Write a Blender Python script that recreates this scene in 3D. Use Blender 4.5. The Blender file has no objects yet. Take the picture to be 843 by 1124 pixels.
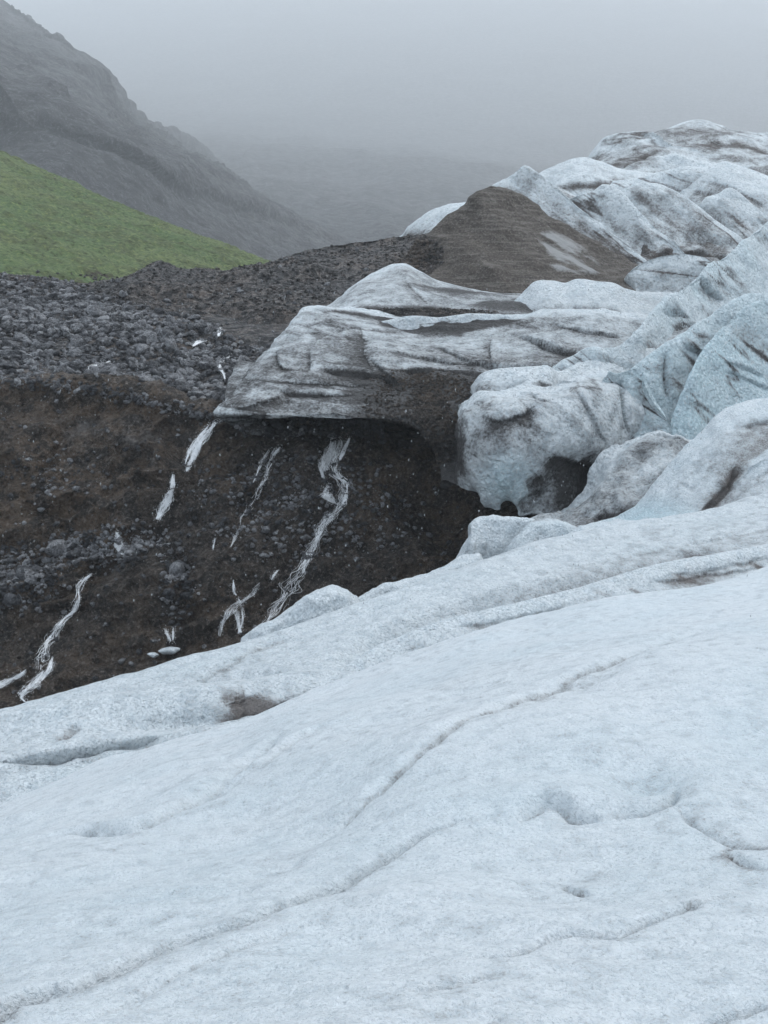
import bpy, math, random
import numpy as np
from mathutils import Vector
from mathutils.bvhtree import BVHTree

random.seed(4)
RNG = np.random.RandomState(11)
sc = bpy.context.scene
col = sc.collection
R = math.radians

# ------------------------------------------------------------------ camera, sky, sun, exposure
HAZE = 0.00015
FPX = 1300.0
PITCH = math.atan((562 - 300) / FPX)          # camera looks a little downhill
CP, SP = math.cos(PITCH), math.sin(PITCH)
cam_d = bpy.data.cameras.new('camera')
cam = bpy.data.objects.new('camera', cam_d)
col.objects.link(cam)
cam.location = (0, 0, 0)
cam.rotation_euler = (R(90) - PITCH, 0, 0)
cam_d.sensor_fit = 'VERTICAL'
cam_d.sensor_height = 24
cam_d.lens = 24 * FPX / 1124
cam_d.clip_start = 0.1
cam_d.clip_end = 20000
sc.camera = cam

SUN_EL, SUN_ROT = 52, 62                       # sun high behind the cloud, ahead of the camera and to the right
w = bpy.data.worlds.new('World'); sc.world = w; w.use_nodes = True
nt = w.node_tree; nt.nodes.clear()
sky = nt.nodes.new('ShaderNodeTexSky'); sky.sky_type = 'NISHITA'; sky.sun_disc = False
sky.sun_elevation = R(SUN_EL); sky.sun_rotation = R(SUN_ROT)
sky.air_density = 1.0; sky.dust_density = 3.0; sky.ozone_density = 1.5
mixw = nt.nodes.new('ShaderNodeMix'); mixw.data_type = 'RGBA'
mixw.inputs[0].default_value = 0.82            # the cloud deck
mixw.inputs[7].default_value = (6.9, 7.8, 8.8, 1)
bg = nt.nodes.new('ShaderNodeBackground'); bg.inputs[1].default_value = 0.13
wo = nt.nodes.new('ShaderNodeOutputWorld')
nt.links.new(sky.outputs[0], mixw.inputs[6]); nt.links.new(mixw.outputs[2], bg.inputs[0]); nt.links.new(bg.outputs[0], wo.inputs[0])

sl = bpy.data.lights.new('sun', 'SUN'); sl.energy = 1.5; sl.angle = R(22); sl.color = (1.0, 0.97, 0.93)
sun = bpy.data.objects.new('sun', sl); col.objects.link(sun)
_sd = Vector((math.sin(R(SUN_ROT)) * math.cos(R(SUN_EL)), math.cos(R(SUN_ROT)) * math.cos(R(SUN_EL)), math.sin(R(SUN_EL))))
sun.rotation_euler = _sd.to_track_quat('Z', 'Y').to_euler()
sun.location = _sd * 100

sc.view_settings.view_transform = 'Standard'; sc.view_settings.look = 'None'
sc.view_settings.exposure = 0.52; sc.view_settings.gamma = 1; sc.view_settings.use_curve_mapping = False
sc.cycles.max_bounces = 5; sc.cycles.diffuse_bounces = 3; sc.cycles.volume_bounces = 3
sc.cycles.glossy_bounces = 2; sc.cycles.use_denoising = True

# ------------------------------------------------------------------ helpers
def P(px, py, Y):
    dx, dy = (px - 421.5) / FPX, (562 - py) / FPX
    d = np.array([dx, CP + dy * SP, -SP + dy * CP])
    return d * (Y / d[1])

def proj(p):
    f = p[..., 1] * CP - p[..., 2] * SP
    u = p[..., 1] * SP + p[..., 2] * CP
    f = np.where(f < 0.01, 0.01, f)
    return 421.5 + FPX * p[..., 0] / f, 562 - FPX * u / f

def _mixh(h):
    h = (h ^ (h >> np.uint32(15))) * np.uint32(0x2c1b3c6d)
    h = (h ^ (h >> np.uint32(12))) * np.uint32(0x297a2d39)
    return (h ^ (h >> np.uint32(15))).astype(np.float32) * np.float32(2.0 / 4294967295.0) - np.float32(1)

def vnoise(p, seed=0, lin=False):
    """smooth value noise in [-1, 1]"""
    i = np.floor(p); f = (p - i).astype(np.float32)
    f = f if lin else f * f * f * (f * (f * 6 - 15) + 10)
    u = i.astype(np.int64).astype(np.uint32)
    X = [(u[..., 0] + np.uint32(k)) * np.uint32(374761393) for k in (0, 1)]
    Y = [(u[..., 1] + np.uint32(k)) * np.uint32(668265263) for k in (0, 1)]
    Z = [(u[..., 2] + np.uint32(k)) * np.uint32(3266489917) + np.uint32(seed * 974711 + 12345) for k in (0, 1)]
    fx, fy, fz = f[..., 0], f[..., 1], f[..., 2]
    r = []
    for z in Z:
        q = []
        for y in Y:
            yz = y + z
            c0 = _mixh(X[0] + yz); c1 = _mixh(X[1] + yz); q.append(c0 + (c1 - c0) * fx)
        r.append(q[0] + (q[1] - q[0]) * fy)
    return r[0] + (r[1] - r[0]) * fz

_A = np.array([[0.36, 0.48, -0.8], [-0.8, 0.60, 0.0], [0.48, 0.64, 0.6]])
def _rnd(X, Y, Z, k):
    return _mixh(X * np.uint32(374761393) + Y * np.uint32(668265263) + Z * np.uint32(3266489917) + np.uint32(k * 7919 + 77))

def scallop(p, scale, seed=0, warp=0.25):
    """distance to the nearest of scattered points: hollows that meet in sharp rims, as melting ice has. 0 in a hollow, about 1 on a rim"""
    q = p / np.asarray(scale, float) + seed * 3.7
    q = q + warp * np.stack([fbm(q, 0.8, 3, seed=seed + 50 + k) for k in range(3)], -1)
    i = np.floor(q); f = (q - i).astype(np.float32); u = i.astype(np.int64).astype(np.uint32)
    best = np.full(p.shape[:-1], 9.0, np.float32)
    for a in (-1, 0, 1):
        for b in (-1, 0, 1):
            for c in (-1, 0, 1):
                X, Y, Z = u[..., 0] + np.uint32(a % 2**32), u[..., 1] + np.uint32(b % 2**32), u[..., 2] + np.uint32(c % 2**32)
                d = (a + 0.5 + 0.45 * _rnd(X, Y, Z, seed) - f[..., 0]) ** 2 + (b + 0.5 + 0.45 * _rnd(X, Y, Z, seed + 1) - f[..., 1]) ** 2 + (c + 0.5 + 0.45 * _rnd(X, Y, Z, seed + 2) - f[..., 2]) ** 2
                best = np.minimum(best, d)
    return np.sqrt(best)

def fbm(p, scale, octs=5, gain=0.5, seed=0, ridged=False):
    q = p * (1.0 / np.asarray(scale, float))
    if np.ndim(scale) == 0: q = q @ _A.T
    s = np.zeros(p.shape[:-1]); a = 1.0; t = 0
    for o in range(octs):
        n = vnoise(q + 17.3 * o, seed + o, lin=(ridged == 'facet'))
        if ridged is True: n = 0.6 - 2 * np.abs(n)
        s += a * n; t += a; a *= gain; q = (q @ _A.T) * 2.03
    return s / t

def cr(points, n, sharp=False):
    """Catmull-Rom through points (k,3) -> n samples, by chord length"""
    p = np.asarray(points, float)
    d = np.r_[0, np.cumsum(np.linalg.norm(np.diff(p, axis=0), axis=1) + 1e-9)]
    t = np.linspace(0, d[-1], n)
    if sharp or len(p) < 3:
        return np.stack([np.interp(t, d, p[:, k]) for k in range(p.shape[1])], 1)
    m = np.zeros_like(p)                       # finite-difference tangents, limited: no overshoot
    dd = np.diff(d)[:, None]; s = np.diff(p, axis=0) / dd
    m[1:-1] = (s[1:] * dd[:-1] + s[:-1] * dd[1:]) / (dd[1:] + dd[:-1]); m[0] = s[0]; m[-1] = s[-1]
    i = np.clip(np.searchsorted(d, t, side='right') - 1, 0, len(p) - 2)
    h = dd[i]; u = ((t - d[i])[:, None]) / h
    return ((2*u**3 - 3*u**2 + 1) * p[i] + (u**3 - 2*u**2 + u) * h * m[i] + (-2*u**3 + 3*u**2) * p[i+1] + (u**3 - u**2) * h * m[i+1])

def rotz(a):
    return np.array([[math.cos(a), -math.sin(a), 0], [math.sin(a), math.cos(a), 0], [0, 0, 1.0]])
def roty(a):
    return np.array([[math.cos(a), 0, -math.sin(a)], [0, 1, 0], [math.sin(a), 0, math.cos(a)]])
def row(pts): return np.array([P(*q) for q in pts])
def off(r, dy, dz, dx=0): return np.asarray(r) + np.array([dx, dy, dz])
def mixr(a, b, t, bump=0.0, n=24):
    a, b = cr(a, n), cr(b, n)
    return a * (1 - t) + b * t + np.array([0, 0, bump])

def loft(rows, nu, nv, sharp_v=False):
    rr = np.stack([cr(r, nu) for r in rows])   # k,nu,3
    k = len(rows); t = np.linspace(0, k - 1, nv)
    i = np.clip(np.floor(t).astype(int), 0, k - 2); u = (t - i)[:, None, None]
    if sharp_v: return rr[i] * (1 - u) + rr[i + 1] * u
    m = np.zeros_like(rr); m[1:-1] = (rr[2:] - rr[:-2]) / 2; m[0] = rr[1] - rr[0]; m[-1] = rr[-1] - rr[-2]
    m *= 0.8
    return ((2*u**3 - 3*u**2 + 1) * rr[i] + (u**3 - 2*u**2 + u) * m[i] + (-2*u**3 + 3*u**2) * rr[i+1] + (u**3 - u**2) * m[i+1])

def normals(g, sgn=1):
    du = np.gradient(g, axis=1); dv = np.gradient(g, axis=0)
    n = np.cross(du, dv); n /= (np.linalg.norm(n, axis=-1, keepdims=True) + 1e-9)
    return n * sgn

def stroke(g, n, pts, w, warp=0.0, wscale=3.0, seed=5, taper=True):
    """distance field to a line lying ON the surface. pts are snapped to the surface and measured in metres.
    returns (signed distance / w, mask 0..1 along the line's length)"""
    sg = g[::2, ::2]; sn = n[::2, ::2]
    px, py = proj(sg)
    if len(pts) == 1:
        c = sg[np.unravel_index(((px - pts[0][0]) ** 2 + (py - pts[0][1]) ** 2).argmin(), px.shape)]
        return np.linalg.norm(g - c, axis=-1) / w, np.ones(g.shape[:2])
    pen = np.where((sn * -sg).sum(-1) > 0, 0, 1e6)
    L = cr(np.array(pts, float), max(6, int(sum(math.dist(a, b) for a, b in zip(pts, pts[1:])) / 3)))
    S = []
    for x, y in L:
        d = (px - x) ** 2 + (py - y) ** 2 + pen
        m = d.min()
        if m > 150: continue
        k = np.unravel_index(np.where(d < m + 8, sg[..., 1] + 0.02 * d, 1e9).argmin(), d.shape)
        S.append(sg[k])
    if len(S) < 3: return np.full(g.shape[:2], 99.0), np.zeros(g.shape[:2])
    S = np.array(S); 
    for _ in range(6): S[1:-1] = (S[:-2] + 2 * S[1:-1] + S[2:]) / 4
    q = g
    if warp: q = g + warp * np.stack([fbm(g, wscale, 4, 0.6, seed=seed + k) for k in range(3)], -1)
    lo = S.min(0) - 14 * w; hi = S.max(0) + 14 * w
    sel = np.all((g > lo) & (g < hi), axis=-1)
    D = np.full(g.shape[:2], 99.0); M = np.zeros(g.shape[:2])
    idx = np.where(sel)
    if len(idx[0]) == 0: return D, M
    Q = q[idx]; N = n[idx]
    best = np.full(len(Q), 1e9); bi = np.zeros(len(Q), int)
    for j in range(len(S)):
        d2 = ((Q - S[j]) ** 2).sum(-1); m = d2 < best; best[m] = d2[m]; bi[m] = j
    T = np.gradient(S, axis=0); T /= np.linalg.norm(T, axis=1, keepdims=True) + 1e-9
    side = np.sign((np.cross(T[bi], Q - S[bi]) * N).sum(-1))
    t = bi / (len(S) - 1)
    tap = np.clip(np.minimum(t, 1 - t) * 4, 0, 1); tap = tap * tap * (3 - 2 * tap)
    wv = w * (0.35 + 0.65 * tap) * (1 + (0.35 * vnoise(Q / (6 * w), 9) if w < 0.6 else 0.0))
    D[idx] = side * np.sqrt(best) / wv; M[idx] = tap * np.clip(1 - np.sqrt(best) / (13.5 * w), 0, 1) ** 0.5
    return D, M

def to_mesh(name, g, mat, attrs=None, parent=None, smooth=True, sgn=1):
    nv, nu = g.shape[:2]
    me = bpy.data.meshes.new(name)
    v = g.reshape(-1, 3)
    a = (np.arange(nv - 1)[:, None] * nu + np.arange(nu - 1)[None, :]).ravel()
    f = np.stack([a, a + 1, a + nu + 1, a + nu], 1)
    e1 = v[f[:, 1]] - v[f[:, 0]]; e2 = v[f[:, 3]] - v[f[:, 0]]
    if sgn < 0: f = f[:, ::-1]
    fill(me, v, f)
    me.polygons.foreach_set('use_smooth', np.full(len(f), smooth))
    for k, x in (attrs or {}).items():
        at = me.attributes.new(k, 'FLOAT', 'POINT'); at.data.foreach_set('value', np.clip(x, -2, 4).astype(np.float32).ravel())
    me.materials.append(mat); me.update()
    o = bpy.data.objects.new(name, me); col.objects.link(o); o.parent = parent
    return o

def fill(me, v, f):
    k = f.shape[1]
    me.vertices.add(len(v)); me.vertices.foreach_set('co', np.ascontiguousarray(v, np.float32).ravel())
    me.loops.add(len(f) * k); me.loops.foreach_set('vertex_index', np.ascontiguousarray(f, np.int32).ravel())
    me.polygons.add(len(f)); me.polygons.foreach_set('loop_start', np.arange(0, len(f) * k, k, dtype=np.int32))
    try: me.polygons.foreach_set('loop_total', np.full(len(f), k, np.int32))
    except Exception: pass
    me.update(calc_edges=True); me.validate()

def tag(o, label=None, cat=None, group=None, kind=None):
    if label: o['label'] = label
    if cat: o['category'] = cat
    if group: o['group'] = group
    if kind: o['kind'] = kind
    return o

# ------------------------------------------------------------------ materials
class NT:
    def __init__(s, name):
        s.m = bpy.data.materials.new(name); s.m.use_nodes = True; s.t = s.m.node_tree; s.t.nodes.clear()
        s.out = s.t.nodes.new('ShaderNodeOutputMaterial'); s.b = s.t.nodes.new('ShaderNodeBsdfPrincipled')
        s.t.links.new(s.b.outputs[0], s.out.inputs[0])
        s.co = s.t.nodes.new('ShaderNodeNewGeometry').outputs['Position']
    def put(s, sock, v):
        if isinstance(v, bpy.types.NodeSocket): s.t.links.new(v, sock)
        else: sock.default_value = v
    def noise(s, scale, detail=5, rough=0.55, stretch=None, dist=0.0, typ='FBM'):
        n = s.t.nodes.new('ShaderNodeTexNoise'); n.inputs['Scale'].default_value = scale
        n.inputs['Detail'].default_value = detail; n.inputs['Roughness'].default_value = rough; n.inputs['Distortion'].default_value = dist
        v = s.co
        if stretch:
            m = s.t.nodes.new('ShaderNodeMapping'); m.inputs['Rotation'].default_value = stretch[1]; m.inputs['Scale'].default_value = stretch[0]
            s.t.links.new(s.co, m.inputs[0]); v = m.outputs[0]
        s.t.links.new(v, n.inputs['Vector']); return n.outputs['Fac']
    def voro(s, scale, feature='F1', out='Distance'):
        n = s.t.nodes.new('ShaderNodeTexVoronoi'); n.feature = feature; n.inputs['Scale'].default_value = scale
        s.t.links.new(s.co, n.inputs['Vector']); return n.outputs[out]
    def attr(s, name):
        n = s.t.nodes.new('ShaderNodeAttribute'); n.attribute_name = name; return n.outputs['Fac']
    def math(s, op, a, b=0.0, c=None, clamp=False):
        n = s.t.nodes.new('ShaderNodeMath'); n.operation = op; n.use_clamp = clamp
        s.put(n.inputs[0], a); s.put(n.inputs[1], b)
        if c is not None: s.put(n.inputs[2], c)
        return n.outputs[0]
    def ramp(s, v, a, b, lo=0.0, hi=1.0):
        n = s.t.nodes.new('ShaderNodeMapRange'); n.interpolation_type = 'SMOOTHSTEP'
        for i, x in enumerate((v, a, b, lo, hi)): s.put(n.inputs[i], x)
        return n.outputs[0]
    def mix(s, f, a, b, typ='MIX'):
        n = s.t.nodes.new('ShaderNodeMix'); n.data_type = 'RGBA'; n.blend_type = typ
        s.put(n.inputs[0], f)
        s.put(n.inputs[6], a if isinstance(a, bpy.types.NodeSocket) else (*a, 1)); s.put(n.inputs[7], b if isinstance(b, bpy.types.NodeSocket) else (*b, 1))
        return n.outputs[2]
    def bump(s, h, dist, strength=1.0, prev=None):
        n = s.t.nodes.new('ShaderNodeBump'); n.inputs['Strength'].default_value = strength; n.inputs['Distance'].default_value = dist
        s.t.links.new(h, n.inputs['Height'])
        if prev is not None: s.t.links.new(prev, n.inputs['Normal'])
        return n.outputs[0]
    def done(s, color, rough=0.7, normal=None, spec=0.3):
        s.put(s.b.inputs['Base Color'], color if isinstance(color, bpy.types.NodeSocket) else (*color, 1))
        s.put(s.b.inputs['Roughness'], rough); s.b.inputs['Specular IOR Level'].default_value = spec
        if normal is not None: s.t.links.new(normal, s.b.inputs['Normal'])
        return s.m

def ice_mat(name, k, white=(0.66, 0.745, 0.79), blue=(0.36, 0.56, 0.63), dirt_c=(0.075, 0.068, 0.064), spec=0.3, crystal=1.0):
    """k: length of the finest grain in metres"""
    s = NT(name)
    d = s.attr('dirt'); b = s.attr('blue')
    grain = s.noise(0.5 / k, 4, 0.7); mid = s.noise(0.09 / k, 5, 0.6); big = s.noise(0.012 / k, 4, 0.55)
    cry = s.voro(0.35 / k)
    c = s.mix(s.ramp(s.math('ADD', b, s.math('MULTIPLY', s.math('SUBTRACT', big, 0.5), 0.8)), 0.0, 1.0), white, blue)
    c = s.mix(s.ramp(mid, 0.45, 0.62, 0.0, 0.35 * crystal), c, (0.42, 0.50, 0.55))
    c = s.mix(s.ramp(grain, 0.50, 0.64, 0.0, 0.6 * crystal), c, (0.88, 0.925, 0.945))
    c = s.mix(s.ramp(grain, 0.49, 0.34, 0.0, 0.55 * crystal), c, (0.27, 0.33, 0.37))
    # dirt: broken by grain so that it reads as grit, not as a wash
    v = s.math('ADD', d, s.math('MULTIPLY', s.math('SUBTRACT', mid, 0.5), 1.4))
    v = s.math('ADD', v, s.math('MULTIPLY', s.math('SUBTRACT', grain, 0.5), 1.9))
    veil = tuple(0.13 + x for x in dirt_c)
    c = s.mix(s.ramp(v, 0.0, 0.85, 0, 0.8), c, veil)
    dc = s.mix(s.ramp(mid, 0.35, 0.65), dirt_c, tuple(x * 1.8 for x in dirt_c))
    c = s.mix(s.ramp(v, 0.55, 1.25, 0, 0.95), c, dc)
    nb = s.bump(mid, k * 14, 0.5 if crystal > 0.9 else 0.25); nb = s.bump(grain, k * 4.0, 0.8, nb); nb = s.bump(cry, k * 2.0, 0.5 * crystal, nb)
    return s.done(c, s.ramp(grain, 0.3, 0.7, 0.45, 0.75), nb, spec)

def rock_mat(name, cols, k, tone=0, strata=None, spec=0.35, brown=0.5, rough=(0.45, 0.8)):
    s = NT(name)
    grain = s.noise(0.5 / k, 5, 0.75); mid = s.noise(0.08 / k, 6, 0.65); big = s.noise(0.008 / k, 5, 0.6)
    vo = s.voro(0.22 / k, 'F1'); vc = s.voro(0.22 / k, 'F1', 'Color')
    c = s.mix(s.ramp(big, 0.38, 0.62), cols[0], cols[1])
    c = s.mix(s.ramp(mid, 0.46, 0.58, 0, 0.8), c, cols[2])
    c = s.mix(s.ramp(grain, 0.52, 0.66, 0, 0.85), c, cols[3])
    c = s.mix(s.ramp(grain, 0.48, 0.36, 0, 0.85), c, tuple(x * 0.3 for x in cols[0]))
    if tone:
        cell = s.voro(tone, 'F1', 'Color')
        sp = s.t.nodes.new('ShaderNodeSeparateColor'); s.t.links.new(cell, sp.inputs[0])
        c = s.mix(s.ramp(sp.outputs[0], 0.1, 0.9), s.mix(1.0, c, (0.5, 0.5, 0.52), 'MULTIPLY'), s.mix(1.0, c, (2.3, 2.26, 2.24), 'MULTIPLY'))
    d = s.attr('pale')
    c = s.mix(s.ramp(s.math('ADD', d, s.math('MULTIPLY', s.math('SUBTRACT', grain, 0.5), 1.2)), 0.15, 1.1), c, (0.20, 0.19, 0.185))
    nb = s.bump(mid, k * 14, 0.9); nb = s.bump(vo, k * 5, 0.9, nb); nb = s.bump(grain, k * 4, 1.0, nb)
    return s.done(c, s.ramp(mid, 0.3, 0.7, rough[0], rough[1]), nb, spec)

M = {}
M['ice_near'] = ice_mat('near_ice', 0.024, crystal=0.62, white=(0.69, 0.725, 0.745), blue=(0.54, 0.63, 0.67))
M['ice_mid'] = ice_mat('middle_ice', 0.06, white=(0.65, 0.69, 0.71), blue=(0.42, 0.56, 0.61), dirt_c=(0.10, 0.09, 0.085))
M['ice_far'] = ice_mat('far_ice', 0.14, white=(0.66, 0.695, 0.71), blue=(0.48, 0.63, 0.675), dirt_c=(0.028, 0.026, 0.0255))
M['ice_top'] = ice_mat('upper_ice', 0.22, white=(0.72, 0.76, 0.775), blue=(0.45, 0.60, 0.65), dirt_c=(0.050, 0.042, 0.038))
M['grit'] = rock_mat('glacial_grit', [(0.050, 0.042, 0.036), (0.066, 0.056, 0.048), (0.034, 0.030, 0.027), (0.12, 0.11, 0.10)], 0.18)
M['cliff'] = rock_mat('wet_cliff', [(0.058, 0.046, 0.038), (0.115, 0.080, 0.054), (0.020, 0.018, 0.017), (0.24, 0.205, 0.18)], 0.16, rough=(0.35, 0.75))
M['moraine'] = rock_mat('moraine_gravel', [(0.045, 0.042, 0.041), (0.078, 0.063, 0.053), (0.028, 0.027, 0.027), (0.17, 0.165, 0.16)], 0.16, tone=1.3)
M['boulder'] = rock_mat('boulder_stone', [(0.11, 0.112, 0.118), (0.17, 0.173, 0.18), (0.075, 0.076, 0.08), (0.27, 0.275, 0.28)], 0.10, tone=0.7)
M['scree'] = rock_mat('scree_slope', [(0.030, 0.030, 0.033), (0.050, 0.047, 0.047), (0.018, 0.018, 0.020), (0.15, 0.15, 0.155)], 2.5)

def grass_mat():
    s = NT('wet_grass')
    g = s.noise(0.9, 5, 0.75); m = s.noise(0.16, 5, 0.6); b = s.noise(0.03, 4, 0.6)
    c = s.mix(s.ramp(b, 0.35, 0.65), (0.074, 0.114, 0.046), (0.112, 0.142, 0.062))
    c = s.mix(s.ramp(m, 0.46, 0.6, 0, 0.7), c, (0.060, 0.070, 0.030))
    c = s.mix(s.ramp(g, 0.52, 0.64, 0, 0.8), c, (0.17, 0.20, 0.075))
    c = s.mix(s.ramp(g, 0.48, 0.38, 0, 0.8), c, (0.028, 0.036, 0.014))
    v = s.math('ADD', s.attr('bare'), s.math('MULTIPLY', s.math('SUBTRACT', m, 0.5), 1.6))
    c = s.mix(s.ramp(v, 0.45, 0.75), c, (0.035, 0.028, 0.02))
    return s.done(c, 0.8, s.bump(g, 0.5, 0.8, s.bump(m, 2.0, 0.6)), 0.2)
M['grass'] = grass_mat()

def water_mat():
    s = NT('foaming_water')
    g = s.noise(3.0, 5, 0.7)
    c = s.mix(s.ramp(g, 0.35, 0.62), (0.68, 0.69, 0.70), (0.90, 0.905, 0.91))
    return s.done(c, 0.3, s.bump(g, 0.1, 0.6), 0.5)
M['water'] = water_mat()

# ================================================================== THE LAND
def noise_disp(g, n, layers):
    d = np.zeros(g.shape[:2])
    for (amp, scale, octs, ridged, seed, *ang) in layers:
        if ridged == 'scal': d += amp * (scallop(g @ roty(ang[0]), scale, seed) - 0.55 + 0.35 * (scallop(g @ roty(ang[0] + 0.4), np.asarray(scale) * 0.37, seed + 9) - 0.55)); continue
        d += amp * fbm(g @ roty(ang[0]) if ang else g, scale, octs, 0.42 if ang else 0.5, seed=seed, ridged=ridged)
    return g + n * d[..., None], d

BANK = {}
def surface(name, rows, nu, nv, mat, layers=(), strokes=(), dirt=0.0, dirt_var=0.0, dirt_scale=10, blue=0.0, sharp_v=False, grad=None, attr='dirt', sgn=1, rim=0.95, rimw=1.6):
    """strokes: (pts, width m, groove depth m (+ = groove), scarp m, dirt, dirt width multiple)"""
    g = loft(rows, nu, nv, sharp_v); n = normals(g, sgn)
    D = np.full(g.shape[:2], float(dirt)); 
    if dirt_var: D += dirt_var * fbm(g, dirt_scale, 5, 0.6, seed=31)
    disp = np.zeros(g.shape[:2])
    B = np.full(g.shape[:2], float(blue))
    for k, st in enumerate(strokes):
        pts, wd, dep, scarp, dr = st[:5]; dm = st[5] if len(st) > 5 else 1.5; bl = st[6] if len(st) > 6 else 0
        s, m = stroke(g, n, pts, wd, warp=wd * (0.9 if sgn < 0 else 0.45), wscale=wd * 5, seed=5 + k * 3)
        e = np.exp(-s ** 2) * m
        disp -= dep * e
        if scarp: disp += scarp * np.tanh(s * 2.5) * np.exp(-np.abs(s) / (2.6 if sgn > 0 else 5.0)) * m
        ed = np.exp(-(np.abs(s) / dm) ** 1.5) * m
        if scarp: ed = np.where(s * scarp < 0, np.exp(-np.abs(s) / (1.3 * dm)), np.exp(-(np.abs(s) / 0.35) ** 2)) * m
        D += dr * ed; B += bl * ed
    g2 = g + n * disp[..., None]
    g2, _ = noise_disp(g2, n, layers)
    px, py = proj(g2)
    if grad is not None: D, B = grad(g2, px, py, D, B, n)
    if sgn < 0 and attr == 'dirt':             # the rims of the ice wash clean
        iv = int(round(2 / (len(rows) - 1) * (nv - 1)))
        dv = np.linalg.norm(np.diff(g, axis=0), axis=-1); c = np.vstack([np.zeros((1, nu)), np.cumsum(dv, 0)]); c = np.abs(c - c[iv])
        D = D - rim * np.exp(-(c / (rimw * (1 + 0.6 * fbm(g, 6, 2, seed=77)))) ** 1.5)
    o = to_mesh(name, g2, mat, {attr: D, 'blue': B}, sgn=sgn)
    BANK[name] = (g2, n)
    return o, g2

# ---- base land far below everything, out to the horizon
xs = np.sign(np.linspace(-1, 1, 120)) * np.abs(np.linspace(-1, 1, 120)) ** 2.2 * 6000
ys = -600 + 7000 * np.linspace(0, 1, 120) ** 1.8
gx, gy = np.meshgrid(xs, ys)
base = np.stack([gx, gy, np.full_like(gx, -46.0)], -1)
base[..., 2] += 5 * fbm(base, 120, 4, seed=3)
base[..., 2] = np.where(gy < 30, -46 + np.clip(30 - gy, 0, 60) * -0.1, base[..., 2])
tag(to_mesh('valley_ground', base, M['moraine']), kind='structure')

# ---- far mountain side vanishing in the cloud
m2 = [row([(40, 335, 1700), (300, 340, 1650), (560, 345, 1600), (900, 350, 1600), (1400, 350, 1600)]),
      row([(20, 285, 2150), (200, 290, 2050), (420, 305, 1850), (620, 315, 1750), (900, 315, 1750), (1400, 315, 1750)]),
      row([(-50, 235, 2900), (150, 238, 2700), (300, 250, 2450), (450, 270, 2250), (620, 285, 2100), (900, 285, 2100), (1400, 280, 2100)]),
      row([(-80, 190, 4000), (150, 195, 3700), (320, 208, 3300), (500, 232, 2950), (700, 250, 2800), (1000, 250, 2800), (1400, 240, 2800)]),
      row([(-80, 145, 5800), (200, 155, 5200), (420, 172, 4600), (650, 200, 4100), (900, 205, 4000), (1400, 190, 4000)]),
      row([(-80, 90, 9000), (200, 100, 8200), (420, 115, 7500), (650, 135, 7000), (900, 140, 7000), (1400, 130, 7000)]),
      row([(-80, -50, 15000), (300, -50, 15000), (600, -50, 15000), (900, -50, 15000), (1400, -50, 15000)])]
m2.append(off(m2[-1], 500, -900))
o, _ = surface('far_mountain', m2, 420, 300, M['scree'],
        [(30, 500, 6, True, 4), (22, (90, 500, 300), 5, 'facet', 8), (9, 40, 4, 'facet', 9)], attr='pale', dirt=-0.3, dirt_var=0.6, dirt_scale=60)
tag(o, kind='structure')

# ---- near mountain side: crags above, scree fans below
m1 = [row([(-500, 380, 1051), (-200, 380, 1026), (0, 370, 1051), (150, 360, 1142), (300, 350, 1546), (420, 340, 1740), (560, 345, 1879)]),
      row([(-500, 230, 1202), (-200, 250, 1176), (0, 260, 1202), (150, 275, 1298), (300, 290, 1712), (420, 305, 1912), (560, 320, 2018)]),
      row([(-500, 60, 1402), (-200, 110, 1402), (0, 160, 1402), (100, 185, 1426), (200, 215, 1668), (320, 255, 2064), (430, 285, 2227), (560, 312, 2296)]),
      row([(-500, -80, 2160), (-200, -10, 2056), (0, 85, 1552), (60, 110, 1564), (120, 135, 1603), (170, 160, 1776), (240, 195, 2050), (340, 240, 2436), (440, 272, 2539), (560, 305, 2644)]),
      row([(-500, -200, 4305), (-200, -90, 4242), (-60, -30, 4180), (0, 10, 3718), (40, 38, 3324), (75, 60, 3033), (105, 80, 3045), (128, 104, 3078), (140, 124, 3205), (175, 145, 3558), (240, 182, 4176), (340, 230, 5073), (440, 265, 5260), (560, 300, 5452)])]
m1.append(off(m1[-1], 120, -20)); m1.append(off(m1[-1], 400, -700))
def g_m1(g, px, py, D, B, n):
    fan = fbm(g, (45, 600, 600), 4, seed=77)
    return D + 0.35 * fan, B
o, _ = surface('scree_mountain', m1, 560, 420, M['scree'],
        [(26, 260, 6, True, 14), (22, 90, 5, 'facet', 18), (7.0, 30, 4, 'facet', 2)],
        [([(40, 60), (75, 78), (105, 95), (130, 118)], 27, -27, 0, -0.4), ([(85, 85), (98, 105), (108, 118)], 9, 6, 0, 1.2),
         ([(20, 110), (60, 130), (110, 175)], 18, 15, 0, 0.1), ([(0, 62), (50, 92), (90, 112)], 18, -15, 0, -0.4)],
        attr='pale', dirt=-0.25, dirt_var=0.5, dirt_scale=40, grad=g_m1)
tag(o, kind='structure')

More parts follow.
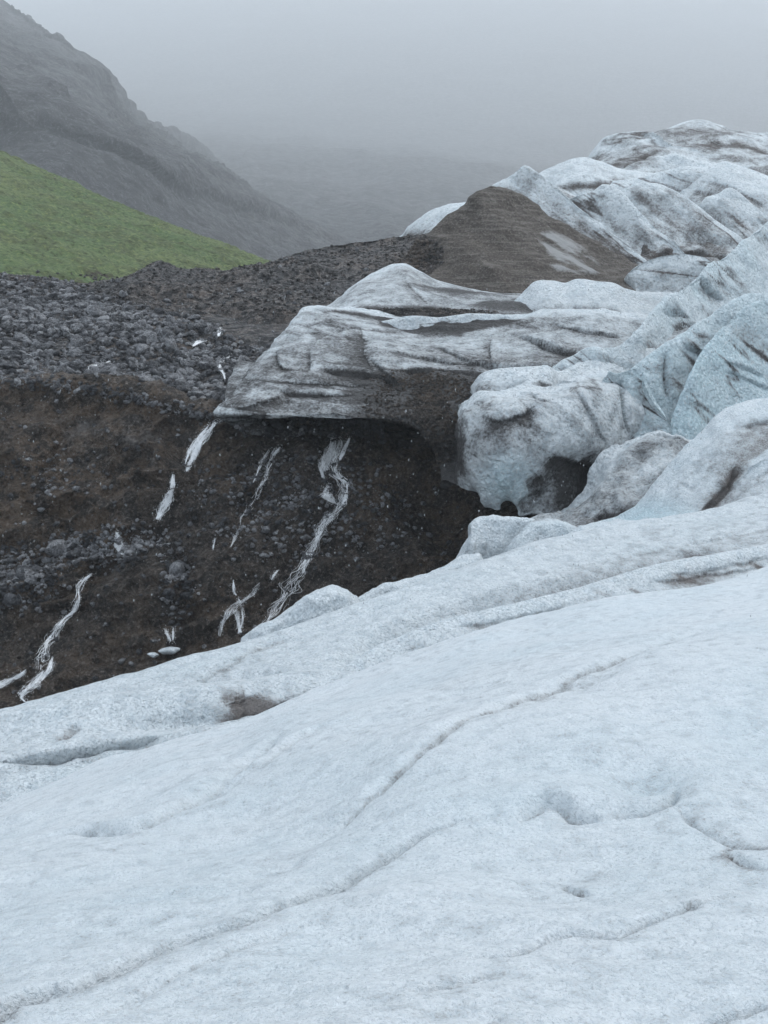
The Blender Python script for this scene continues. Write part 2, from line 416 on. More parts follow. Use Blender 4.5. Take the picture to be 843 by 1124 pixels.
# ---- green hill
hc = row([(-300, 40, 430), (-100, 118, 400), (0, 168, 380), (60, 195, 370), (120, 222, 360), (200, 255, 345), (250, 275, 335), (290, 292, 330), (340, 312, 325)])
hb = row([(-300, 330, 215), (-100, 325, 222), (0, 318, 228), (60, 322, 232), (120, 325, 238), (200, 315, 255), (250, 310, 270), (290, 312, 290), (340, 325, 300)])
rows = [off(hb, -10, -6), hb] + [mixr(hb, hc, t, 0.0 + 3.0 * math.sin(t * 3.1)) for t in (0.2, 0.42, 0.65, 0.85)] + [hc, off(hc, 12, -3), off(hc, 45, -45)]
def g_hill(g, px, py, D, B, n):
    low = np.clip((py - 278) / 22, 0, 1)
    return D * 0 + 0.62 * low * np.clip((py - 285 + 9 * fbm(g, 6, 3, seed=2)) / 14, 0, 1) + 0.25 * np.clip(fbm(g, 9, 4, seed=8), 0, 1), B
g = loft(rows, 520, 420); n = normals(g)
g, _ = noise_disp(g, n, [(1.2, 22, 5, True, 41), (0.45, 2.2, 3, False, 42), (0.5, (2.0, 6, 6), 3, True, 43)])
up = np.array([0, 0, 1.0])
k_low = np.clip(1 - np.arange(g.shape[0]) / g.shape[0] * 4, 0, 1)[:, None] * np.ones(g.shape[1])
bare = 0.75 * k_low + 0.18 * np.clip(fbm(g, 9, 4, seed=8), 0, 1)
tag(to_mesh('grass_hill', g, M['grass'], {'bare': bare + 0.7 * np.clip(fbm(g, (14, 30, 14), 5, 0.65, seed=9), 0, 1)}), kind='structure')
HILL = g

# ---- moraine plateau
top = row([(-300, 350, 140), (-200, 385, 137), (0, 415, 134), (60, 425, 133), (120, 426, 132), (200, 446, 129), (240, 456, 127), (300, 464, 126), (400, 470, 126), (470, 480, 126), (560, 500, 126), (700, 520, 126), (900, 520, 126)])
m_rows = [off(top, 1, -5), top,
    row([(-300, 340, 152), (-200, 362, 150), (0, 388, 150), (100, 398, 147), (200, 410, 145), (300, 420, 141), (450, 430, 140), (700, 430, 140), (900, 430, 140)]),
    row([(-300, 320, 172), (-200, 335, 172), (0, 350, 172), (100, 355, 170), (200, 362, 168), (300, 372, 162), (450, 380, 160), (700, 380, 160), (900, 380, 160)]),
    row([(-300, 302, 200), (-200, 308, 198), (0, 318, 195), (100, 326, 192), (200, 334, 190), (300, 335, 188), (450, 345, 182), (600, 375, 180), (900, 400, 180)]),
    row([(-300, 296, 222), (-200, 298, 222), (0, 301, 222), (60, 304, 220), (110, 312, 218), (140, 306, 216), (172, 291, 216), (190, 298, 216), (215, 300, 218), (260, 299, 220), (300, 288, 224), (345, 274, 228), (410, 266, 232), (480, 264, 234), (540, 300, 232), (620, 350, 230), (900, 400, 230)])]
m_rows += [off(m_rows[-1], 8, -1.0), off(m_rows[-1], 60, -14)]
o, MOR = surface('moraine_ground', m_rows, 620, 380, M['moraine'],
    [(1.5, 18, 5, False, 51), (0.6, 3.2, 4, 'facet', 52), (0.25, 1.0, 3, 'facet', 53)],
    [([(215, 345), (260, 340), (300, 350), (330, 340)], 3, 2.2, 0, 0), ([(120, 330), (170, 318), (230, 330)], 3.5, -2.0, 0, -0.3),
     ([(190, 385), (240, 375), (300, 385)], 2.5, 1.5, 0, 0), ([(0, 372), (20, 366), (40, 372)], 1.5, 1.5, 0, -0.3), ([(230, 312), (300, 305), (380, 296)], 3, -1.5, 0, 0)],
    attr='pale', dirt=-0.3, dirt_var=0.3)
tag(o, kind='structure')

# ---- the wet rock wall
c0 = row([(-300, 345, 138), (-200, 382, 135), (0, 414, 132), (60, 424, 131), (120, 425, 130), (200, 446, 127), (240, 456, 126), (300, 464, 127), (400, 468, 127), (470, 475, 127), (560, 490, 127), (700, 500, 127), (900, 500, 127)])
cb = row([(-300, 940, 98), (0, 850, 98), (200, 780, 100), (300, 740, 102), (400, 705, 104), (520, 650, 108), (700, 620, 112), (900, 620, 112)])
c_rows = [off(c0, 5, -0.5), c0] + [mixr(c0, cb, t, b, 40) for t, b in ((0.08, -0.2), (0.3, 1.0), (0.55, 0.0), (0.8, -1.5))] + [cb, off(cb, -6, -14)]
def g_cliff(g, px, py, D, B, n):
    st = fbm(g, (14, 14, 1.2), 4, seed=61)
    sm = np.clip(1 - ((px - 90) / 130) ** 2, 0, 1) * np.clip(1 - ((py - 480) / 70) ** 2, 0, 1)
    return D + 0.25 * st + 0.25 * sm, B
cl_str = [
    ([(240, 462), (215, 505), (185, 555), (130, 605), (95, 650), (45, 720), (10, 770)], 1.3, 1.3, 0, 0.1, 2),
    ([(372, 474), (362, 510), (375, 545), (345, 600), (310, 665), (285, 690)], 1.2, 1.1, 0, 0.1, 2),
    ([(300, 490), (280, 540), (255, 600), (245, 690)], 1.2, 0.9, 0, 0.0, 2),
    ([(120, 500), (150, 478), (190, 460), (210, 455)], 0.8, -0.9, 0.5, 0.35, 2), ([(30, 520), (70, 470), (120, 445)], 1.3, 1.0, 0.5, 0.3, 2),
    ([(150, 540), (170, 500), (185, 470)], 1.2, -1.5, 0, 0.35, 1.6), ([(100, 530), (60, 545), (20, 545)], 0.9, -0.8, 0, 0.0, 2),
    ([(95, 640), (60, 640), (0, 660)], 1.5, -1.2, 0.5, 0.0, 2), ([(150, 600), (190, 570), (230, 560)], 1.4, 1.3, 0, -0.2, 2),
    ([(0, 470), (30, 440), (60, 430)], 1.2, 1.0, 0, 0, 1), ([(430, 500), (470, 560), (520, 590)], 2.2, 1.6, 0, -0.4, 2),
    ([(150, 690), (200, 680), (240, 670)], 0.9, 0.9, -0.4, 0.1, 2), ([(190, 600), (200, 640), (205, 690)], 1.3, 0.9, 0, 0.1, 2)]
o, CLIFF = surface('cliff_terrain', c_rows, 760, 560, M['cliff'],
    [(2.6, 20, 5, True, 61), (1.2, (9, 9, 2.4), 4, True, 65, 0.25), (0.8, (5, 5, 2.2), 5, 'facet', 62), (0.5, 1.4, 4, 'facet', 63), (0.2, 0.5, 2, 'facet', 64)], cl_str,
    attr='pale', dirt=-0.1, dirt_var=0.5, dirt_scale=7, grad=g_cliff, sgn=-1)
tag(o, kind='structure')

# ---- the wet air: one closed box of even haze round everything
def haze():
    x0, x1, y0, y1, z0, z1 = -10600, 14000, -1200, 16600, -1400, 4300
    v = np.array([[x, y, z] for z in (z0, z1) for y in (y0, y1) for x in (x0, x1)], float)
    f = np.array([[0, 2, 3, 1], [4, 5, 7, 6], [0, 1, 5, 4], [2, 6, 7, 3], [0, 4, 6, 2], [1, 3, 7, 5]])
    me = bpy.data.meshes.new('haze'); fill(me, v, f)
    m = bpy.data.materials.new('haze'); m.use_nodes = True; t = m.node_tree; t.nodes.clear()
    out = t.nodes.new('ShaderNodeOutputMaterial'); vol = t.nodes.new('ShaderNodeVolumePrincipled')
    vol.inputs['Color'].default_value = (0.96, 0.985, 1.0, 1); vol.inputs['Density'].default_value = HAZE; vol.inputs['Anisotropy'].default_value = 0.2
    t.links.new(vol.outputs[0], out.inputs['Volume'])
    me.materials.append(m)
    o = bpy.data.objects.new('haze', me); col.objects.link(o); o['kind'] = 'stuff'
haze()

# ================================================================== GLACIER, near
nb = row([(-260, 1230, 6.2), (0, 1230, 6.2), (421, 1230, 6.2), (843, 1230, 6.4), (1100, 1230, 6.6)])
nc = row([(-260, 975, 29), (0, 882, 31), (150, 828, 33), (280, 790, 35), (340, 764, 36.5), (400, 742, 38), (520, 700, 40), (700, 652, 43), (843, 618, 46), (1100, 555, 52)])
rows = [off(nb, -3.5, 1.0), nb] + [mixr(nb, nc, t, b, 40) for t, b in ((0.05, 0.02), (0.12, 0.05), (0.21, 0.10), (0.32, 0.2), (0.46, 0.3), (0.63, 0.4), (0.82, 0.3))] + [nc, off(nc, 1.6, -0.9), off(nc, 6, -6), off(nc, 9, -16)]
fg = [
    ([(-40, 1108), (30, 1078), (80, 1066), (130, 1045), (190, 1018), (250, 998), (300, 976), (350, 948), (400, 920), (450, 895), (500, 880), (560, 872)], 0.10, 0.20, 0.08, 0.22, 1.5),
    ([(-40, 1118), (20, 1083), (80, 1068)], 0.11, 0.34, 0.06, 0.35, 1.2),
    ([(60, 1120), (150, 1075), (260, 1020), (380, 975)], 0.09, 0.03, 0.03, 0.05, 2),
    ([(0, 925), (60, 905), (150, 890), (225, 862), (285, 838), (330, 815), (420, 790)], 0.22, 0.12, 0.10, 0.04, 1.5),
    ([(300, 905), (380, 870), (440, 842), (520, 800), (610, 762), (700, 730), (770, 700)], 0.16, 0.08, 0.09, 0.10, 1.5),
    ([(190, 880), (262, 842), (290, 825), (312, 808)], 0.35, 0.16, 0.06, 0.02, 1),
    ([(560, 880), (600, 862), (632, 868), (665, 872)], 0.15, 0.15, 0.06, 0.10, 1.5),
    ([(660, 868), (700, 864), (735, 855), (742, 838)], 0.13, 0.15, 0.08, 0.06, 1.5),
    ([(735, 860), (775, 885), (815, 900), (860, 905)], 0.11, 0.08, -0.07, 0.10, 1.5),
    ([(790, 900), (815, 918), (860, 930)], 0.07, 0.07, 0.02, 0.3, 1.5), ([(780, 905), (820, 900), (880, 915)], 0.05, 0.05, 0.0, 0.25, 1.5),
    ([(708, 842)], 0.85, 0.30, 0, 0.03, 1, 0.25), ([(640, 905)], 1.5, 0.15, 0, 0, 1), ([(300, 880)], 2.2, 0.25, 0, 0, 1), ([(120, 940)], 1.2, 0.10, 0, 0, 1), ([(430, 960)], 1.0, -0.10, 0, 0, 1), ([(560, 820)], 2.6, -0.3, 0, 0, 1), ([(262, 843)], 1.6, 0.35, 0, 0, 1),
    ([(480, 1030), (560, 1020), (620, 1000), (670, 1003), (720, 988), (760, 975), (830, 948)], 0.06, 0.09, 0.05, 0.12, 1.5),
    ([(760, 985), (755, 968)], 0.05, 0.05, 0, 0.1, 1), ([(610, 925), (632, 938), (650, 945)], 0.05, 0.05, 0.03, 0.12, 1),
    ([(440, 1075), (500, 1062), (555, 1048)], 0.05, 0.05, 0.03, 0.1, 1), ([(740, 1124), (790, 1108), (860, 1095)], 0.05, 0.06, 0.03, 0.1, 1),
    ([(30, 990), (120, 975), (240, 960), (300, 955)], 0.5, 0.06, 0, 0.0, 1), ([(440, 1110), (520, 1105), (560, 1124)], 0.2, 0.05, 0, 0.0, 1),
    ([(560, 790), (640, 760), (760, 705), (850, 680)], 0.6, 0.12, 0.0, 0.02, 1), ([(250, 960), (320, 900), (400, 860)], 0.5, 0.08, 0, 0.02, 1),
    ([(540, 960), (600, 930), (680, 910)], 0.5, 0.08, 0, 0.03, 1)]
fg = [(a[0], a[1] * 0.75, a[2] * 1.3, a[3] * 0.75, a[4] * 4.5) + tuple(a[5:]) for a in fg]
def g_near(g, px, py, D, B, n):
    stk = fbm(g @ np.array([[0.86, 0.5, 0], [-0.5, 0.86, 0], [0, 0, 1.0]]).T, (6, 0.7, 6), 5, 0.6, seed=21)
    return D + 0.12 * stk, B + 0.35 * fbm(g, 5, 4, seed=22) + 0.2
o, NEAR = surface('ice_field', rows, 860, 960, M['ice_near'],
    [(0.62, 9, 4, False, 71), (0.10, (2.5, 0.9, 2), 4, False, 72), (0.022, 0.28, 4, False, 73)], fg,
    dirt=0.02, dirt_var=0.10, dirt_scale=4, grad=g_near)
tag(o, kind='structure')

# second swell of the glacier behind it
lc = row([(-300, 895, 48), (-150, 840, 51), (0, 785, 54), (100, 750, 56), (200, 717, 58), (300, 690, 60), (400, 662, 62), (500, 624, 66), (600, 594, 70), (700, 575, 74), (800, 553, 78), (843, 538, 80), (1100, 470, 88)])
rows = [row([(-300, 1060, 31), (0, 960, 33), (200, 900, 37), (400, 840, 44), (600, 760, 52), (843, 700, 56), (1100, 650, 60)]),
    row([(-300, 960, 34), (0, 868, 36.5), (200, 815, 41), (400, 762, 47), (600, 700, 54), (843, 635, 60), (1100, 575, 66)]),
    row([(-300, 900, 38), (0, 834, 41), (200, 800, 44), (400, 738, 50), (600, 670, 57), (843, 612, 63), (1100, 545, 70)]),
    row([(-300, 890, 43), (0, 808, 47.5), (200, 760, 52), (400, 710, 55.5), (600, 640, 62), (843, 585, 70), (1100, 515, 77)]),
    row([(-300, 900, 47), (0, 792, 52), (200, 732, 55.5), (400, 680, 60), (500, 645, 62), (600, 612, 67), (843, 558, 76), (1100, 490, 83)]),
    lc, off(lc, 3.0, -1.6), off(lc, 9, -10), off(lc, 13, -28)]
g2s = [([(366, 727), (388, 714), (415, 699), (450, 685), (500, 669), (540, 658), (600, 641), (680, 621), (760, 604), (860, 584)], 0.9, 1.3, 0, 0.4, 1.0), ([(-60, 792), (0, 784), (100, 767), (200, 754), (262, 745), (340, 738)], 1.5, 1.3, 0, 0.05, 1.0), ([(-60, 850), (0, 843), (100, 827), (180, 817), (250, 806)], 0.9, 0.7, 0, 0.1, 1.0),([(-40, 842), (0, 836), (100, 820), (180, 810), (240, 804), (290, 788), (330, 768)], 0.5, 0.5, 0, 0.35, 1.3), ([(-40, 800), (0, 794), (100, 776), (200, 764), (262, 754), (340, 744), (410, 738)], 0.7, 0.6, 0, 0.3, 1.3),  # lines behind the swell crest and under the roll: shadow painted as dirt
    ([(330, 752), (365, 738), (390, 722), (430, 700), (480, 690), (540, 676), (600, 652), (680, 634), (760, 622), (860, 600)], 1.15, 1.3, 0.7, 0.16, 0.8),
    ([(540, 695), (580, 690), (590, 680)], 0.5, 0.2, 0.2, 0.5, 1.2),
    ([(170, 762), (200, 750), (250, 722), (290, 702), (330, 694)], 0.4, 0.2, 0.12, 0.35, 1.2),
    ([(180, 755), (192, 752)], 0.6, 0.1, 0, 0.6, 1),
    ([(730, 602), (780, 598), (860, 600)], 0.4, 0.25, 0.1, 0.7, 1.3), ([(760, 608), (800, 606), (860, 610)], 0.5, 0.1, 0.1, 0.5, 1.3),
    ([(490, 672), (560, 652), (640, 628), (720, 612)], 0.35, 0.12, 0.1, 0.22, 1.3), ([(560, 640), (650, 615), (760, 592), (860, 578)], 0.5, 0.15, 0.1, 0.18, 1.3),
    ([(560, 676), (600, 660), (640, 655)], 0.5, 0.1, 0, 0.35, 1.3)]
def g_mid(g, px, py, D, B, n):
    stk = fbm(g @ np.array([[0.9, 0.42, 0], [-0.42, 0.9, 0], [0, 0, 1.0]]).T, (22, 2.2, 6), 5, 0.6, seed=23)
    right = np.clip((px - 450) / 350, 0, 1)
    return D + (0.10 + 0.25 * right) * stk + 0.12 * right, B + 0.1
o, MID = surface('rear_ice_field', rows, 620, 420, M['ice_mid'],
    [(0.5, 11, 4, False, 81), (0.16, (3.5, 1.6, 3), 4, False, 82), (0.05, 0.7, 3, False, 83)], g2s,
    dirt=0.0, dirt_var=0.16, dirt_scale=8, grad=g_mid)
tag(o, kind='structure')

# rolled fold of ice lying between the two swells
rows = [row([(-200, 865, 39.08), (0, 835, 39.85), (100, 818, 40.82), (180, 807, 41.98), (235, 802, 42.94), (265, 797, 43.62), (285, 787, 43.91), (340, 764, 44.87), (400, 752, 46.32)]),
    row([(-200, 850, 40.34), (0, 822, 41.11), (100, 806, 41.88), (180, 798, 43.04), (235, 792, 43.42), (268, 786, 43.62), (283, 778, 44.00), (340, 757, 44.97), (402, 751, 46.32)]),
    row([(-200, 828, 42.07), (0, 806, 42.46), (100, 790, 42.94), (180, 781, 43.42), (235, 773, 43.81), (266, 768, 44.10), (284, 768, 44.39), (340, 751, 45.35), (404, 750, 46.51)]),
    row([(-200, 818, 42.94), (0, 796, 43.42), (100, 779, 43.91), (180, 769, 44.39), (235, 760, 44.78), (262, 757, 45.07), (282, 757, 45.35), (340, 747, 46.32), (406, 749, 46.90)]),
    row([(-200, 814, 44.39), (0, 792, 44.87), (100, 775, 45.35), (180, 765, 45.84), (235, 757, 46.32), (262, 753.5, 46.71), (282, 753, 46.90), (340, 744, 47.67), (408, 748, 47.77)])]
rows[3] = off(rows[3], 0, 0.35); rows[4] = off(rows[4], 0, 0.35)
rows = [off(rows[0], 0.4, -1.5)] + rows + [off(rows[-1], 2.0, -1.6)]
o, _ = surface('ice_roll', rows, 420, 150, M['ice_mid'], [(0.22, 4, 4, False, 91), (0.05, 0.8, 3, False, 92)],
    [([(262, 762), (270, 772), (270, 786), (262, 795)], 0.5, 0.25, 0, 1.1, 1.4), ([(240, 770), (262, 762), (275, 762)], 0.4, 0.1, 0, 0.8, 1.3), ([(276, 760), (282, 770), (280, 782)], 0.3, 0.0, 0, 0.7, 1.3),
     ([(225, 803), (260, 794), (285, 783), (320, 768)], 0.35, 0.05, 0, 0.7, 1.3), ([(240, 798), (262, 780)], 0.5, 0, 0, 0.5, 1.3), ([(60, 812), (80, 802), (82, 796)], 0.35, 0.15, 0, 0.8, 1.2),
     ([(290, 778), (330, 765), (380, 750)], 0.3, 0.1, 0, 0.5, 1.3)], dirt=0.02, dirt_var=0.2, dirt_scale=3)
tag(o, 'long rounded roll of white ice with a dirty broken end between the pale slopes', 'ice roll')

# ================================================================== GLACIER, the broken front and its ridges
def formation(name, label, cat, rows, nu, nv, mat, layers, strokes, wrapL=None, wrapR=None, shift=(0, 0, 0), **kw):
    """a body of ice: rows run from behind the crest over the face and under it; wrapL / wrapR turn the ends away so the body has thickness"""
    strokes = [(a[0], a[1] * 0.5, a[2] * 0.4, a[3] * 0.45, a[4]) + ((a[5] * 1.5,) if len(a) > 5 else (2.2,)) + tuple(a[6:]) for a in strokes]
    rr = []
    for r in rows:
        r = np.asarray(r) + np.array(shift, float)
        if wrapL: r = np.concatenate([[r[0] + np.array(wrapL)], r])
        if wrapR: r = np.concatenate([r, [r[-1] + np.array(wrapR)]])
        rr.append(r)
    o, g = surface(name, rr, nu, nv, mat, layers, strokes, sgn=-1, **kw)
    tag(o, label, cat)
    return o, g

def streaks(g, ang, long, short, seed):
    """layered dirt bands in the ice: stretched along a line tilted by ang in the x-z plane (positive = up to the right)"""
    q = g @ roty(ang)
    return fbm(q, (long, long, short), 6, 0.62, seed=seed)

def layers_in_ice(g, ang, long, short, seed, width=0.05):
    """thin ash layers cropping out along the tilted bedding"""
    f = fbm(g @ roty(ang), (long, long, short), 5, 0.55, seed=seed)
    pres = np.clip(fbm(g, long * 0.5, 3, seed=seed + 1) * 2 + 0.6, 0, 1)
    return np.exp(-(np.abs(f) / width) ** 1.2) * pres

# far summit of the glacier
cr0 = row([(560, 228, 335), (600, 208, 333), (618, 198, 332), (640, 178, 332), (660, 163, 333), (690, 151, 334), (715, 147, 335), (735, 142, 336), (760, 138, 338), (790, 137, 340), (815, 141, 342), (843, 140, 345), (950, 150, 350), (1100, 170, 355)])
rows = [off(cr0, 60, -50), off(cr0, 14, -6), cr0,
    row([(560, 234, 325), (618, 206, 320), (650, 182, 318), (690, 163, 318), (735, 155, 318), (790, 150, 320), (843, 154, 322), (1100, 182, 330)]),
    row([(560, 240, 312), (618, 216, 305), (650, 197, 303), (690, 180, 303), (735, 172, 303), (790, 168, 305), (843, 172, 308), (1100, 198, 315)]),
    row([(560, 250, 300), (650, 218, 290), (735, 200, 290), (790, 196, 290), (843, 198, 292), (1100, 220, 300)]),
    row([(560, 280, 290), (650, 250, 280), (735, 235, 280), (790, 230, 280), (843, 230, 282), (1100, 250, 290)])]
def g_sum(g, px, py, D, B, n):
    return D + 0.8 * layers_in_ice(g, -0.15, 40, 6, 106, 0.04) + 0.75 * streaks(g, 0.15, 30, 3.2, 101) + 0.25 * streaks(g, -0.6, 20, 4, 102), B
formation('ice_summit', 'highest streaky grey and white ice summit at the skyline on the right', 'ice summit', rows, 420, 260, M['ice_top'],
    [(5.0, (40, 40, 12), 3, 'scal', 100, -0.1), (1.6, 26, 5, 'facet', 103), (1.38, (18, 18, 4), 4, 'facet', 104), (0.35, 3, 3, False, 105)],
    [([(735, 143), (715, 150), (690, 153)], 1.5, 0.5, 0, 1.2, 1.2), ([(660, 165), (640, 185), (620, 200)], 4, 1, 0, 0.8, 1.2), ([(690, 152), (720, 154), (750, 160), (790, 160)], 2.2, -1, 0.8, -0.7, 1.2),
     ([(735, 160), (700, 170), (670, 185), (640, 197)], 2.5, 1.6, 1.0, 0.6, 1.3), ([(700, 168), (750, 168), (800, 180), (843, 178)], 2.5, -1.2, 0, -0.8, 1.3), ([(770, 150), (800, 158), (843, 160)], 2.0, 1, 0, 0.9, 1.3),
     ([(720, 182), (760, 186), (800, 182), (843, 188)], 2.2, 1.2, 0, 0.7, 1.3), ([(700, 205), (760, 195), (820, 200)], 3, 1.2, 0, 0.5, 1.3)], dirt=0.42, dirt_var=0.45, dirt_scale=22, grad=g_sum, rimw=3.0)

# white hump left of the summit
cr0 = row([(575, 203, 290), (592, 192, 289), (610, 183, 288), (630, 175, 288), (643, 173, 288), (660, 177, 288), (680, 184, 288), (710, 189, 288), (735, 191, 290), (760, 193, 291), (790, 196, 292)])
rows = [off(cr0, 25, -20), off(cr0, 5, -1.5), cr0, mixr(cr0, off(cr0, -9, -5.5), 0.5, 0.6), off(cr0, -10, -6), off(cr0, -14, -12)]
formation('ice_hump', 'smooth white ice hump with a thin dirty foot, just left of the streaky skyline summit', 'ice hump', rows, 240, 110, M['ice_top'],
    [(1.0, 14, 4, False, 111), (0.40, 4, 4, 'facet', 112)],
    [([(585, 206), (640, 203), (690, 199), (740, 192)], 1.3, 0.6, 0, 1.2, 1.3), ([(660, 192), (700, 196), (740, 190)], 1, 0, 0, 0.6, 1.3)], wrapL=(-4, 22, -10), dirt=0.1, dirt_var=0.35, dirt_scale=10)

# pale fin at the right edge
cr0 = row([(740, 200, 282), (760, 190, 281), (785, 181, 280), (800, 177, 280), (815, 183, 279), (830, 189, 278), (850, 196, 278), (950, 225, 275), (1100, 265, 270)])
rows = [off(cr0, 25, -22), off(cr0, 4, -2), cr0, off(cr0, -4, -1.8), off(cr0, -12, -8), off(cr0, -20, -18)]
formation('ice_fin', 'small pale ice fin under the streaky skyline summit at the right edge', 'ice fin', rows, 220, 130, M['ice_top'],
    [(1.38, 14, 4, 'facet', 113), (0.40, 4, 4, 'facet', 114)],
    [([(760, 196), (800, 205), (850, 228)], 2.5, 0.8, 0.5, 0.7, 1.3), ([(745, 202), (790, 215), (850, 250)], 3, 1, 0.5, 0.7, 1.3)], wrapL=(-6, 10, -6), dirt=0.12, dirt_var=0.4, dirt_scale=10,
    grad=lambda g, px, py, D, B, n: (D + 0.35 * streaks(g, -0.5, 20, 2.2, 115), B))

# the broad folded ridge
cr0 = row([(505, 225, 262), (525, 212, 262), (542, 205, 262), (556, 194, 262), (572, 187, 263), (584, 182, 263), (598, 181, 264), (615, 188, 263), (630, 197, 262), (650, 205, 260), (672, 207, 258), (690, 200, 258), (710, 201, 258), (728, 203, 258), (748, 207, 258), (765, 214, 258), (785, 222, 257), (797, 213, 256), (808, 212, 255), (822, 222, 254), (843, 235, 252), (950, 270, 248), (1100, 300, 244)])
rows = [off(cr0, 30, -34), off(cr0, 7, -5), cr0,
    row([(505, 235, 255), (560, 208, 252), (598, 198, 252), (640, 216, 250), (690, 214, 248), (740, 220, 247), (790, 232, 246), (843, 246, 244), (1100, 310, 234)]),
    row([(505, 255, 246), (560, 235, 240), (610, 228, 240), (660, 236, 238), (740, 245, 236), (790, 252, 234), (843, 262, 232), (1100, 330, 224)]),
    row([(505, 285, 236), (580, 272, 230), (660, 272, 226), (740, 272, 222), (843, 285, 218), (1100, 350, 212)]),
    row([(505, 315, 226), (580, 310, 218), (660, 308, 213), (740, 302, 208), (843, 310, 204), (1100, 370, 200)]),
    row([(505, 345, 215), (580, 345, 205), (660, 342, 200), (740, 335, 194), (843, 335, 190), (1100, 400, 190)]),
    row([(505, 385, 208), (580, 385, 196), (660, 380, 190), (740, 375, 184), (843, 375, 180), (1100, 440, 180)])]
def g_fold(g, px, py, D, B, n):
    return D + 0.75 * layers_in_ice(g, -0.62, 34, 5, 126, 0.04) + 0.5 * streaks(g, -0.62, 26, 2.6, 121) + 0.3 * streaks(g, -0.3, 18, 5, 122), B
fs = [([(600, 183), (622, 197), (650, 225), (680, 250), (705, 268), (725, 290)], 3.2, -1.0, -2.6, -0.35, 1.2),
    ([(575, 190), (600, 205), (630, 232), (660, 250), (700, 283), (715, 300)], 3.4, 1.6, -2.0, 0.55, 1.3),
    ([(728, 203), (748, 215), (770, 240), (790, 262), (812, 275)], 3.0, -0.8, -2.8, -0.3, 1.2),
    ([(640, 215), (665, 222), (700, 248), (735, 268), (765, 288)], 2.6, 1.3, -2.2, 0.5, 1.3),
    ([(700, 205), (735, 225), (765, 255), (800, 275)], 2.4, 1.2, -1.6, 0.5, 1.4),
    ([(690, 240), (730, 245), (760, 262), (800, 290)], 2.2, 1.0, -1.4, 0.5, 1.4),
    ([(808, 212), (822, 224), (850, 245)], 2.4, -1.2, -1.5, -0.5, 1.2),
    ([(700, 286), (730, 276), (760, 272), (790, 278), (815, 285)], 2.0, 1.4, 1.6, 0.9, 1.4),
    ([(665, 240), (668, 260), (676, 278)], 1.0, 0.6, 0, 0.9, 1.3), ([(745, 278), (742, 295), (748, 305)], 1.5, 0.3, 0, 0.4, 1.3),
    ([(700, 292), (708, 310), (712, 322)], 2.0, 0.8, 0.6, 1.0, 1.3), ([(785, 222), (765, 230), (745, 228)], 2, 1.0, 0, 0.7, 1.2),
    ([(600, 250), (640, 262), (690, 300), (740, 325)], 4, 0.8, 0, 0.9, 1.5),
    ([(548, 203), (560, 215), (590, 235), (620, 258), (650, 275), (690, 300), (712, 318)], 2.5, 0.8, -1.5, 0.5, 1.3)]
formation('folded_ice_ridge', 'broad ice ridge with diagonal dirty folds, right behind the brown gravel mound', 'ice ridge', rows, 620, 460, M['ice_top'],
    [(4.0, (36, 36, 10), 3, 'scal', 120, -0.62), (0.8, 18, 4, 'facet', 123), (0.63, 4.5, 4, 'facet', 124), (0.15, 1.3, 3, False, 125)], fs, shift=(0, 9, -2.0), wrapL=(6, 12, -8), dirt=0.42, dirt_var=0.45, dirt_scale=14, grad=g_fold, rimw=3.0)

# small snow-white hump beyond the gravel ridge
cr0 = row([(395, 274, 262), (408, 267, 261), (425, 263, 260), (440, 258, 259), (447, 250, 258), (458, 242, 257), (470, 235, 256), (485, 229, 255), (500, 225, 254), (520, 224, 253), (545, 228, 252)])
rows = [off(cr0, 20, -18), off(cr0, 4, -1.5), cr0, off(cr0, -5, -1.6), off(cr0, -14, -7), off(cr0, -22, -16)]
formation('snowy_ice_hump', 'bright white ice hump beyond the dark gravel, left of the brown mound', 'ice hump', rows, 220, 130, M['ice_top'],
    [(0.7, 12, 4, False, 131), (0.25, 2.5, 4, False, 132)],
    [([(415, 274), (445, 268), (480, 262), (510, 250)], 4, 0, 0, 1.4, 1.3), ([(400, 272), (440, 262), (470, 258)], 2.2, 0, 0, 0.4, 1.3)], wrapL=(-5, 8, -3), dirt=-0.05, dirt_var=0.3, dirt_scale=6, blue=0.1)

